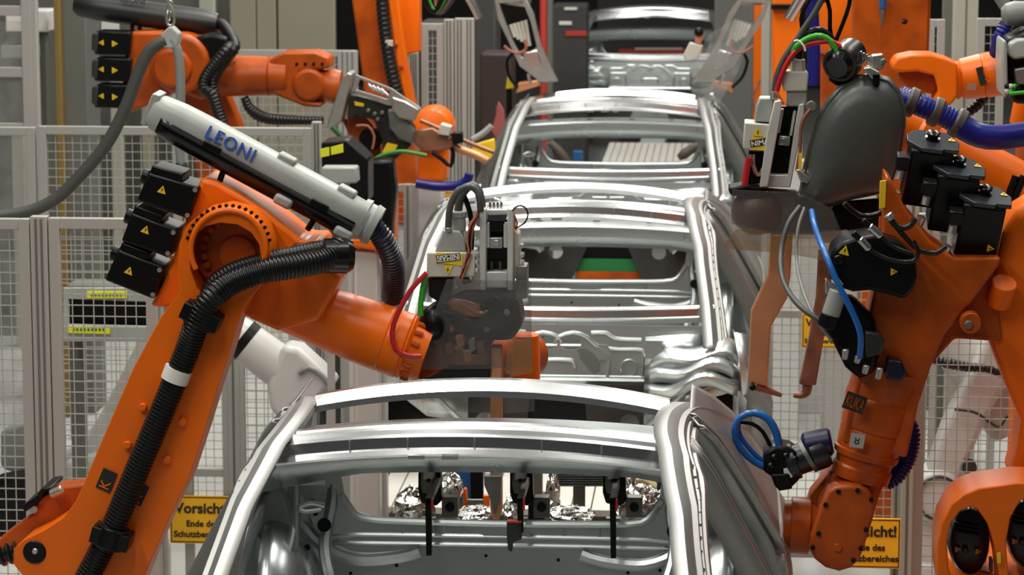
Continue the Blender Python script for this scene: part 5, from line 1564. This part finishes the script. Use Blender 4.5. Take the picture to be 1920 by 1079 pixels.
tb('corrugated_hose', RUBBER, t, [(1740, 672), (1770, 680), (1810, 688), (1850, 692), (1885, 706)], [8, 11, 10, 8, 7], Y - .02, .02)
tb('chain_hose', GREYD, t, [(1790, 768), (1830, 775), (1870, 800), (1890, 780)], 3, Y + .0, .02)

# ------------------------------------------------------------------ slotted cabinet behind the left fence
Y = 12.9
k = thing('control_cabinet', (P(210, 640, Y).x, Y + .15, 0), 'grey control cabinet with dark slot and two yellow strips behind left fence', 'cabinet')
pixplate('door', GREYP, k, Y, [(120, 540), (300, 540), (300, 640), (120, 640)], [[(130, 560), (290, 566), (290, 612), (130, 608)]], .03, .003)
pp('dark_recess', BLACK, k, [(126, 556), (294, 556), (294, 618), (126, 618)], Y + .05, .02, 0)
zc, zd = P(210, 640, Y).z, P(210, 540, Y).z
MB().box((P(210, 640, Y).x, Y + .16, (zc + zd) / 2), (P(300, 640, Y).x - P(120, 640, Y).x, .18, zd - zc)).build('body', GREYW, k, bev=.01)
MB().box((P(128, 640, Y).x, Y + .18, zc / 2), (.06, .06, zc)).build('stand', GREYW, k)
for q in ([(163, 547), (238, 547), (238, 560), (163, 560)], [(128, 612), (206, 614), (206, 627), (128, 625)]):
    s_ = pp('yellow_strip', LIME, k, q, Y - .025, .01, .001)
    for i in range(9):
        x = q[0][0] + (q[1][0] - q[0][0]) * (.1 + .09 * i)
        pp('print_mark', GREENB, s_, [(x, q[0][1] + 4), (x + 4, q[0][1] + 4), (x + 4, q[0][1] + 9), (x, q[0][1] + 9)], Y - .027, .003, 0)

# ------------------------------------------------------------------ hanging cable with chain, upper left
Y = 13.0
k = thing('hanging_hose', P(318, -60, Y), 'grey hoses hanging from a chain in front of the upper left robot', 'hose')
CH = []
for i in range(5):
    a = V((318 + (2 if i % 2 else -2), -48 + 17 * i), Y)
    pts = [a + Vector((.012 * math.cos(q) * (1 if i % 2 else .3), .012 * math.cos(q) * (.3 if i % 2 else 1), -.022 + .026 * math.sin(q))) for q in [2 * math.pi * s / 10 for s in range(11)]]
    MB().tube(pts, .0035, 6).build('chain_link', ALU, k)
tb('snap_hook', ALU, k, [(318, 6), (312, 26), (313, 42), (318, 48), (326, 44), (326, 26), (318, 8)], 2.6, Y, 0, 8)
pp('hanger_block', GREYP, k, [(304, 62), (316, 50), (322, 50), (336, 64), (334, 84), (322, 92), (306, 90), (300, 78)], Y - .02, .08, .01)
tb('grey_hose', CABLEG, k, [(312, 76), (285, 90), (262, 130), (236, 200), (200, 270), (150, 330), (100, 376), (40, 400), (-60, 410)], 12, Y, 0, 14)
tb('pale_hose', GREYM, k, [(320, 74), (332, 92), (338, 140), (338, 200), (336, 260), (340, 320)], 9, Y, 0, 14)
lathe('hose_end', GREYD, k, (339, 304), (342, 330), Y, [(0, 9), (.2, 12), (.8, 12), (1, 8)])
# the overhead rail it hangs from
rail = thing('overhead_rail', P(318, -90, Y), 'overhead rail above the upper left picture edge carrying the chain', 'rail')
zr = P(318, -70, Y).z
xm = P(-190, -90, Y).x
MB().box(((xm + P(340, -90, Y).x) / 2, Y, zr + .04), (P(340, -90, Y).x - xm, .06, .08)).build('beam', GREYW, rail)
MB().box((xm, Y, (zr + .04) / 2), (.07, .07, zr + .04)).build('upright', GREYW, rail)

# ------------------------------------------------------------------ left background: partitions, columns, windows
def backpanel(name, label, cat, pts, Yb, m, D=.06, bev=.01, group=None):
    o = MB().poly(pts, Yb, D).build(name, m, None, bev=bev)
    zmin = min((o.matrix_world @ v.co).z for v in o.data.vertices)
    tag(o, label, cat, group)
    return o


def wallpanel(n, px0, px1, py0, Yb, m, D=.1):
    x0, x1 = P(px0, py0, Yb).x, P(px1, py0, Yb).x
    zt = P(px0, py0, Yb).z
    o = MB().box(((x0 + x1) / 2, Yb + D / 2, zt / 2), (x1 - x0, D, zt)).build(n, m, None, bev=.006)
    return struct(o)


YB = 23.0
xs = [(430, 478), (480, 516), (520, 626)]
for i, (a, b) in enumerate(xs):
    wallpanel('wall_left', a, b, -60, YB, WALL)
wallpanel('wall_left', 160, 428, -60, YB + .2, GREYW)
wallpanel('trim_1', 372, 400, -60, YB - .1, CREAM)
wallpanel('trim_2', 155, 172, -60, 20.0, CREAM)
wallpanel('trim_3', 108, 158, -60, 19.0, GREYW, .4)
wallpanel('trim_4', 98, 110, -60, 18.9, mat('ochre_strip', (.20, .13, .03), .6))
wallpanel('wall_left', -320, 100, -60, 22.0, GREYW)
wallpanel('trim_5', 205, 226, 120, 22.6, CREAM)
wallpanel('trim_6', 262, 284, 60, 22.7, WALL)
wallpanel('trim_7', 318, 340, 60, 22.7, CREAM, .2)
wallpanel('trim_8', 20, 44, 235, 21.5, CREAM)
# glazed partition at the far left
gp = thing('window_partition', (P(30, 200, 17.5).x, 17.5, 0), 'aluminium framed glazed partition at the upper left picture edge', 'partition')
for px in (-60, 52, 66):
    x = P(px, 100, 17.5).x
    zt = P(px, -60, 17.5).z
    MB().box((x, 17.5, zt / 2), (.06 if px < 60 else .04, .06, zt)).build('mullion', FENCE, gp, bev=.004)
x0, x1 = P(-60, 100, 17.5).x, P(66, 100, 17.5).x
for py in (135, 20, 240):
    MB().box(((x0 + x1) / 2, 17.5, P(0, py, 17.5).z), (x1 - x0, .05, .06)).build('transom', FENCE, gp, bev=.004)
MB().box(((x0 + x1) / 2, 17.52, P(0, 40, 17.5).z / 2), (x1 - x0, .008, P(0, 40, 17.5).z)).build('pane', CLEAR, gp)
for q, m_, l in (([(10, 20), (90, 20), (90, 60), (10, 60)], WHITEP, 'pale boxed shelf item behind the glazed partition, upper'), ([(0, 85), (70, 85), (70, 110), (0, 110)], GREYP, 'pale grey tray behind the glazed partition, lower'), ):
    o = MB().poly(q, 19.5, .3)
    t = thing('storage_rack', (P(q[1][0] - 12, 100, 19.6).x, 19.65, 0), l, 'rack', 'racks behind the glazing')
    o.build('tray', m_, t, bev=.01)
    zz = P(40, q[2][1], 19.6).z
    MB().box((P(q[1][0] - 12, 100, 19.6).x, 19.65, zz / 2), (.05, .1, zz)).build('stand', GREYW, t)
# bright windows seen behind the upper left robot
for q, n in (([(165, 25), (184, 25), (184, 60), (165, 60)], 1), ([(190, 25), (222, 25), (222, 60), (190, 60)], 2)):
    struct(MB().poly(q, 22.9, .04).build('window_%d' % n, WHITEP))

# ------------------------------------------------------------------ dark machinery at the far end and around the fourth car
def machine(label, px0, px1, py0, Yb, m, D=.5, extra=()):
    x0, x1 = P(px0, py0, Yb).x, P(px1, py0, Yb).x
    zt = P(px0, py0, Yb).z
    t = thing('machine_housing', ((x0 + x1) / 2, Yb + D / 2, 0), label, 'machine', 'machine housings in the far background')
    MB().box(((x0 + x1) / 2, Yb + D / 2, zt / 2), (x1 - x0, D, zt)).build('housing', m, t, bev=.02)
    for q, mm in extra:
        pp('panel', mm, t, q, Yb - .02, .03, .004)
    return t


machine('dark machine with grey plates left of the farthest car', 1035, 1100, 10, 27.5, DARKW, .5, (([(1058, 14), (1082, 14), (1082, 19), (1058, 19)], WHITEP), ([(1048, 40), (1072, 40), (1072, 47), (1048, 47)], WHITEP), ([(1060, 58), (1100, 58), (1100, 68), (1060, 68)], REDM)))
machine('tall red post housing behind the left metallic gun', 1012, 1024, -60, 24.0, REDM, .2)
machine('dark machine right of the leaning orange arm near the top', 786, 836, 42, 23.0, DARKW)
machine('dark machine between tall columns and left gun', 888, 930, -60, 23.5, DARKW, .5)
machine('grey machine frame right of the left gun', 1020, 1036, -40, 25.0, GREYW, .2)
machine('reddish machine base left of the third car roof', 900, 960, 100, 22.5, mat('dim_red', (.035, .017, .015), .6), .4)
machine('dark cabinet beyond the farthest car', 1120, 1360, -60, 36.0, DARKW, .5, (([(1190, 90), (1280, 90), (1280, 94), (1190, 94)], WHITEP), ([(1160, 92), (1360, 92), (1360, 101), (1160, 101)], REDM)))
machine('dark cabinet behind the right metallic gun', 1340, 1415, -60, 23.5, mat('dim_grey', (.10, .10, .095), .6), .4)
# orange towers at the upper right
tw = thing('orange_tower', (P(1690, 100, 15.5).x, 15.7, 0), 'wide orange machine tower with one round dark hole, upper right', 'machine')
pixplate('front_plate', ORANGE2, tw, 15.5, [(1600, -60), (1738, -60), (1735, 60), (1728, 240), (1600, 240)], [circ(1693, 37, 6, 6, 16)], .3, .01)
pp('side_plate', ORANGE2, tw, [(1718, -60), (1748, -60), (1740, 140), (1728, 240), (1716, 240)], 15.4, .2, .01)
pp('column', ORANGE2, tw, [(1620, 235), (1720, 235), (1720, 400), (1620, 400)], 15.5, .3, .01)
MB().box((P(1670, 300, 15.65).x, 15.65, P(1670, 390, 15.65).z / 2), (.3, .3, P(1670, 390, 15.65).z)).build('pedestal', ORANGE2, tw)
cy('blue_fitting', BLUEB, tw, (1656, -10, 15.3), (1655, 16, 15.3), 15.3, 7)
cy('fitting_stem', ALUD, tw, (1655, 16, 15.3), (1653, 50, 15.3), 15.3, 5, 2)
tw = thing('orange_tower', (P(1480, 100, 18.5).x, 18.7, 0), 'narrow orange machine column left of the black cables, top right', 'machine')
pp('front_plate', ORANGE, tw, [(1448, -60), (1500, -60), (1502, 120), (1490, 230), (1448, 230)], 18.5, .3, .02)
pp('dark_strap', BLACK, tw, [(1446, 8), (1496, 8), (1496, 18), (1446, 18)], 18.45, .06, .004)
MB().box((P(1474, 220, 18.65).x, 18.65, P(1474, 215, 18.65).z / 2), (.2, .25, P(1474, 215, 18.65).z)).build('pedestal', WHITE, tw)
tw = thing('orange_tower', (P(1422, 100, 24.5).x, 24.6, 0), 'thin orange upright between the right gun and the pale pillar', 'machine')
x = P(1420, 100, 24.5).x
zb = P(1420, 300, 24.5).z
MB().box((x, 24.6, (5.2 + zb) / 2), (.09, .2, 5.2 - zb)).build('upright', ORANGE, tw, bev=.01)
MB().box((x, 24.6, zb / 2), (.09, .2, zb)).build('pedestal', WHITE, tw)
tb('drooping_cable', PINK, tw, [(1440, 118, 24.4), (1425, 150, 24.4), (1412, 180, 24.4), (1418, 210, 24.4)], 3, 24.4)
tw = thing('orange_robot_shoulder', (P(1560, 60, 16.5).x, 16.7, 0), 'rounded orange robot shoulder behind the looping black cables', 'robot')
MB().inflate([(1520, -60), (1600, -60), (1610, 0), (1612, 60), (1596, 100), (1560, 110), (1528, 96), (1516, 40)], 16.5, [(.9, .4), (1, .35), (1, .06), (.92, 0), (.5, -.03), (.02, -.03)]).build('shoulder', ORANGE, tw)
pp('arm', ORANGE2, tw, [(1560, 60), (1625, 40), (1640, 150), (1600, 260), (1540, 260), (1540, 100)], 16.6, .2, .02)
MB().box((P(1580, 250, 16.7).x, 16.72, P(1580, 240, 16.7).z / 2), (.2, .2, P(1580, 240, 16.7).z)).build('base_column', WHITE, tw, bev=.02)
t = tb('conduit', BLUEH, None, [(1520, -60), (1524, 40), (1526, 100), (1524, 160)], 12, 14.0)
tag(t, 'upright blue conduit behind the white cable gland, top right', 'conduit')
t = tb('bright_tube', SHINE, None, [(1508, -14), (1490, 16), (1478, 36)], 10, 15.0)
tag(t, 'short bright metal tube end poking in at the top right', 'tube')
t = tb('bright_tube', SHINE, None, [(868, -24), (886, 6), (900, 34)], 9, 17.0)
tag(t, 'short bright metal tube end poking in left of the left gun', 'tube')
# dark cable knot at the top, left of centre
k = thing('cable_bundle', P(810, 10, 17.5), 'tangle of dark cables with one green strand, top left of centre', 'cables')
for i in range(6):
    tb('cable', (BLACK, GREENH, BLACK, PINK, CABLEG, BLACK)[i], k, [(790 + 8 * i, -40), (800 + 5 * i, 5 + 3 * i), (815 + 3 * i, 22), (830 + 4 * i, -5), (845 + 5 * i, -40)], 5, 17.5 + .05 * i, 0, 8)

# ------------------------------------------------------------------ upper right robot with its own tool
Y = 12.9
r6 = thing('welding_robot', (P(1960, 200, Y).x, Y + .3, 0), 'orange robot wrist pointing left in front of the tower, upper right', 'robot', 'orange welding robots')
pp('wrist_fork', ORANGE, r6, [(1672, 122), (1682, 108), (1710, 102), (1745, 102), (1775, 110), (1796, 120), (1796, 180), (1785, 196), (1762, 200), (1748, 190), (1760, 172), (1752, 142), (1720, 134), (1690, 136), (1674, 132)], Y, .22, .018, 3)
pp('fork_cheek', ORANGE2, r6, [(1690, 130), (1740, 130), (1760, 150), (1756, 180), (1700, 165), (1684, 150)], Y + .08, .1, .012)
MB().lathe(V((1710, 128), Y + .12), (0, 0, 1), [(0, .07), (M(20, Y), .07), (M(22, Y), .06)], 24).build('joint_cap', ORANGE, r6, bev=.004)
lathe('forearm', ORANGE, r6, (1790, 150, Y + .12), (1960, 124, Y + .12), Y, [(0, 38), (.05, 34), (.08, 38), (.3, 42), (.31, 40), (.33, 42), (1, 46)])
badge(r6, 'KUKA', (1843, 124), (1852, 158), -14, Y - .0, INK, ORANGE, .0)
pl = plate('data_plate', ALU, r6, frame(V((1812, 168), Y + .01), (1, 0, -.1), (.1, -.1, 1)), [(0, 0), (.04, 0), (.04, .03), (0, .03)], (), .003)
tb('black_hose', RUBBER, r6, [(1850, 176), (1830, 200), (1800, 220), (1780, 240)], 10, Y + .2, .02)
base_column(r6, P(2010, 200, Y).x, Y + .4, P(2010, 120, Y).z, .2)
g4 = thing('robot_tool', P(1900, 90, 12.5), 'black and grey tool head with green leads at the upper right edge', 'tool')
pp('side_cover', GREYP, g4, [(1880, 80), (1884, 74), (1888, 80), (1890, 160), (1886, 186), (1880, 180), (1878, 120)], 12.4, .3, .01)
pp('body', BLACK, g4, [(1886, 74), (1925, 56), (1990, 60), (1990, 200), (1900, 195), (1886, 150)], 12.5, .25, .02)
pp('pale_cover', GREYP, g4, [(1893, 82), (1908, 74), (1940, 72), (1940, 106), (1902, 112), (1890, 104)], 12.42, .1, .01)
pp('grey_block', ALUD, g4, [(1902, 130), (1940, 124), (1940, 158), (1906, 158)], 12.42, .1, .006)
for k_ in range(7):
    MB().ball(V((1888 + 7 * (k_ % 4), 162 + 9 * (k_ // 4)), 12.4), .012, 10, 6).build('fitting', (BLACK, OFFW, GREENH)[k_ % 3], g4)
tb('green_lead', GREENH, g4, [(1892, 176), (1910, 174), (1940, 172)], 3.5, 12.38)
lathe('hose_end', GREYM, g4, (1878, 28, 12.6), (1960, 20, 12.6), 12.6, [(0, 12), (.1, 20), (.3, 24), (.5, 22), (1, 26)])
tb('conduit', BLUEH, g4, [(1888, 44, 12.8), (1876, 70, 12.8), (1868, 100, 12.9)], 14, 12.8, .013)
tb('grey_arm', GREYM, g4, [(1866, -20, 12.8), (1885, 10, 12.8), (1900, 30, 12.8)], 12, 12.8)

# ------------------------------------------------------------------ slatted decks and fixtures between the bodies
def deck(label, px0, px1, Y0, Y1, z, m):
    x0 = P(px0, 300, Y0).x
    x1 = P(px1, 300, Y0).x
    t = thing('slatted_deck', ((x0 + x1) / 2, (Y0 + Y1) / 2, 0), label, 'deck', 'slatted decks between the bodies')
    n = 14
    for i in range(n):
        w = (x1 - x0) / n
        MB().box((x0 + w * (i + .5), (Y0 + Y1) / 2, z), (w - .006, Y1 - Y0, .03)).build('slat', m, t, bev=.003)
    for yy in (Y0 + .1, (Y0 + Y1) / 2, Y1 - .1):
        MB().box(((x0 + x1) / 2, yy, z - .05), (x1 - x0, .06, .07)).build('bearer', ALUD, t)
        for xx in (x0 + .05, x1 - .05):
            MB().box((xx, yy, (z - .085) / 2), (.06, .06, z - .085)).build('leg', ALUD, t)
    return t


deck('beige slatted deck seen through the third car', 1120, 1312, 24.2, 26.6, 1.03, PLATEW)
deck('white slatted deck seen through the opening of the nearest car', 692, 1225, 12.2, 12.95, 1.0, PLATEW)
k = thing('blue_bin', P(1098, 310, 24.0), 'small blue bin at the left edge of the beige deck', 'bin')
pp('body', BLUEB, k, [(1074, 284), (1092, 284), (1092, 324), (1074, 324)], 24.0, .08, .006)
MB().box((P(1083, 320, 24.04).x, 24.04, P(1083, 320, 24.04).z / 2), (.05, .05, P(1083, 320, 24.04).z)).build('stand', ALUD, k)
for i, (pts, l) in enumerate((([(1030, 268), (1046, 282), (1060, 300), (1072, 312)], 'dark gripper arm inside the left window side of the third car'), ([(1310, 272), (1296, 280), (1282, 290), (1272, 296)], 'dark gripper arm inside the right window side of the third car'))):
    k = thing('gripper_arm', V(pts[0], 22.6), l, 'gripper', 'dark grippers inside the third car')
    tb('arm', mat('dark_brown_metal', (.08, .06, .05), .5) if i == 0 else MATS['dark_brown_metal'], k, pts, [8, 9, 10, 6], 22.6)
    w = V(pts[0], 22.6)
    MB().box((w.x, w.y, w.z / 2), (.05, .05, w.z)).build('stand', ALUD, k)
for y0, l in ((19.6, 'green plate over an orange beam under the front of the third car'), (14.15, 'green plate over an orange beam under the front of the second car')):
    k = thing('line_lift', (CX, y0 - .975, 0), l, 'lift', 'lifts under the car fronts')
    MB().box((CX + .02, y0 - .975, 1.109), (.44, .02, .083)).build('green_plate', GREENB, k)
    MB().box((CX + .02, y0 - .97, 1.23), (.44, .02, .155)).build('black_plate', BLACK, k)
    MB().box((CX + .02, y0 - .98, 1.02), (.44, .03, .095)).build('orange_beam', ORANGE2, k)
    MB().box((CX + .02, y0 - .98, .485), (.14, .03, .97)).build('mast', BLACK, k)

# clamps gripping the bulkhead lip of the nearest car
def clamp(label, px, Yc, bottom):
    t = thing('body_clamp', P(px, 930, Yc), label, 'clamp', 'clamps on the bulkhead lip')
    pp('head', ALUD, t, [(px - 14, 886), (px + 10, 886), (px + 12, 918), (px + 6, 926), (px - 12, 926), (px - 16, 910)], Yc, .05, .005)
    pp('head_cap', ALU, t, [(px - 10, 885), (px + 8, 885), (px + 9, 900), (px - 11, 900)], Yc - .012, .02, .003)
    disc('head_bolt', BLACK, t, (px - 1, 902), 4, Yc - .016, .02, 10, 0)
    pp('body', BLACK, t, [(px - 20, 886), (px + 22, 886), (px + 24, 940), (px + 14, 950), (px - 14, 945), (px - 20, 925)], Yc + .05, .06, .006)
    pp('finger', BLACK, t, [(px - 7, 936), (px + 5, 936), (px + 5, bottom), (px - 5, bottom)], Yc - .29, .025, .002)
    pp('hook', BLACK, t, [(px - 7, 934), (px + 5, 934), (px + 5, 948), (px - 7, 948)], Yc - .29, .32, .002)
    pp('side_block', ALUD, t, [(px + 24, 934), (px + 54, 934), (px + 54, 972), (px + 24, 972)], Yc + .04, .06, .004)
    disc('side_knob', BLACK, t, (px + 39, 953), 9, Yc + .025, .03, 16)
    pp('red_strip', REDH, t, [(px + 4, 938), (px + 8, 938), (px + 8, 958), (px + 4, 958)], Yc - .295, .01, 0)
    w = P(px, 940, Yc + .09)
    MB().box((w.x, w.y, w.z / 2 - .06), (.05, .03, w.z)).build('stand', ALUD, t)
    return t


YC = 9.98
clamp('black clamp at the left of the bulkhead lip of the nearest car', 804, YC, 1043)
clamp('black clamp at the middle of the bulkhead lip beside the copper bar', 976, YC, 1000)
clamp('black clamp at the right of the bulkhead lip of the nearest car', 1150, YC, 1048)
k = thing('catch_bracket', P(966, 1000, YC - .28), 'dark bracket with a red edge hooked under the middle clamp', 'bracket')
pp('plate', GREYD, k, [(950, 980), (978, 980), (978, 1012), (962, 1018), (960, 1036), (953, 1034), (950, 1010)], YC - .29, .03, .003)
pp('red_edge', REDM, k, [(950, 978), (978, 978), (978, 982), (950, 982)], YC - .295, .03, .001)


def foil(label, px, py, w, h, Yc, seed, legz=True):
    rn = random.Random(seed)
    c = V((px, py), Yc)
    rx, rz = M(w / 2, Yc), M(h / 2, Yc)
    mb = MB()
    n, m_ = 22, 16
    rings = []
    for i in range(m_ + 1):
        t = math.pi * i / m_
        rings.append([c + Vector((rx * math.sin(t) * math.cos(2 * math.pi * k_ / n), .10 * math.sin(t) * math.sin(2 * math.pi * k_ / n), -rz * math.cos(t))) * 1.0 +
                      Vector((rn.uniform(-1, 1) * rx * .17, rn.uniform(-1, 1) * .02, rn.uniform(-1, 1) * rz * .17)) * (1 if 0 < i < m_ else 0) for k_ in range(n)])
    mb.rings(rings)
    t_ = thing('foil_wrapped_fixture', (c.x, c.y, 0), label, 'fixture', 'foil wrapped fixtures on the deck')
    mb.build('foil', FOIL, t_, ang=12)
    MB().box((c.x, c.y, (c.z - rz) / 2 + .03), (.06, .06, c.z - rz + .06)).build('stand', ALUD, t_)


foil('foil wrapped lump left of the left clamp', 778, 952, 76, 76, 11.4, 1)
foil('foil wrapped lump right of the left clamp, before the blue screen', 846, 918, 44, 60, 11.5, 2)
foil('low foil ridge between left clamp and copper bar', 890, 966, 70, 30, 11.2, 3)
foil('low foil ridge between copper bar and middle clamp', 958, 956, 30, 50, 11.3, 4)
foil('tall foil strip left of the grey ribbed hose', 1036, 925, 26, 90, 11.4, 5)
foil('low foil ridge under the white deck, left of the right clamp', 1068, 966, 90, 30, 11.2, 6)
foil('large foil heap right of the right clamp', 1206, 950, 104, 72, 11.3, 7)
foil('foil upright strip beside the cork block', 1180, 920, 26, 70, 11.5, 8)
k = thing('cork_block', (P(1210, 915, 11.8).x, 11.8, 0), 'speckled tan block behind the right foil heap', 'block')
pp('block', mat('cork', (.42, .33, .17), .8, var=.4, vscale=60), k, [(1188, 900), (1206, 898), (1232, 916), (1226, 940), (1186, 936)], 11.8, .1, .006)
MB().box((P(1208, 930, 11.85).x, 11.85, P(1208, 930, 11.85).z / 2), (.05, .05, P(1208, 930, 11.85).z)).build('stand', ALUD, k)
k = thing('blue_screen', (P(865, 910, 11.9).x, 11.9, 0), 'dark blue screen behind the foil, left of the copper bar', 'screen')
pp('panel', BLUEB, k, [(838, 884), (884, 884), (884, 940), (862, 945), (856, 905)], 11.9, .03, .003)
pp('edge', BLACK, k, [(882, 880), (906, 880), (906, 940), (882, 940)], 11.88, .04, .003)
MB().box((P(872, 930, 11.95).x, 11.95, P(872, 936, 11.95).z / 2), (.05, .04, P(872, 936, 11.95).z)).build('stand', ALUD, k)
k = thing('orange_fork', (P(895, 945, 11.6).x, 11.6, 0), 'small orange forked guide low between foil lumps', 'guide')
pp('prong', ORANGE, k, [(868, 920), (872, 916), (875, 920), (876, 952), (868, 952)], 11.6, .03, .003)
pp('prong', ORANGE, k, [(906, 930), (918, 930), (918, 952), (906, 952)], 11.6, .03, .003)
pp('rung', ALUD, k, [(876, 938), (906, 938), (906, 950), (876, 950)], 11.61, .02, .002)
MB().box((P(892, 950, 11.62).x, 11.64, P(892, 950, 11.62).z / 2), (.06, .04, P(892, 950, 11.62).z)).build('stand', ALUD, k)
k = thing('ribbed_grille', (P(1085, 900, 12.3).x, 12.1, 0), 'dark ribbed grille above the white deck, right of the middle clamp', 'grille')
for i in range(6):
    pp('rib', GREYD, k, [(1042, 888 + 4.4 * i), (1130, 888 + 4.4 * i), (1130, 891 + 4.4 * i), (1042, 891 + 4.4 * i)], 12.05, .04, .002)
pp('back', BLACK, k, [(1040, 884), (1132, 884), (1132, 912), (1040, 912)], 12.08, .03, 0)
MB().box((P(1086, 905, 12.12).x, 12.13, P(1086, 905, 12.12).z / 2), (.05, .04, P(1086, 905, 12.12).z)).build('stand', ALUD, k)
k = thing('grey_cylinder', (P(1008, 915, 11.7).x, 11.7, 0), 'dark grey piston unit right of the middle clamp', 'piston')
cy('cylinder', ALUD, k, (1006, 884), (1006, 930), 11.7, 12)
pp('foot', BLACK, k, [(990, 930), (1022, 930), (1022, 975), (990, 975)], 11.68, .08, .006)
MB().box((P(1006, 970, 11.72).x, 11.72, P(1006, 970, 11.72).z / 2), (.06, .06, P(1006, 970, 11.72).z)).build('stand', ALUD, k)

# pale guard wall behind the mesh on the right
wallpanel('wall_right', 1405, 1560, 300, 19.4, WHITE, .1)
wallpanel('wall_right', 1562, 1700, 300, 19.5, GREYW, .1)
wallpanel('wall_right', 1702, 2080, 330, 19.6, GREYW, .1)
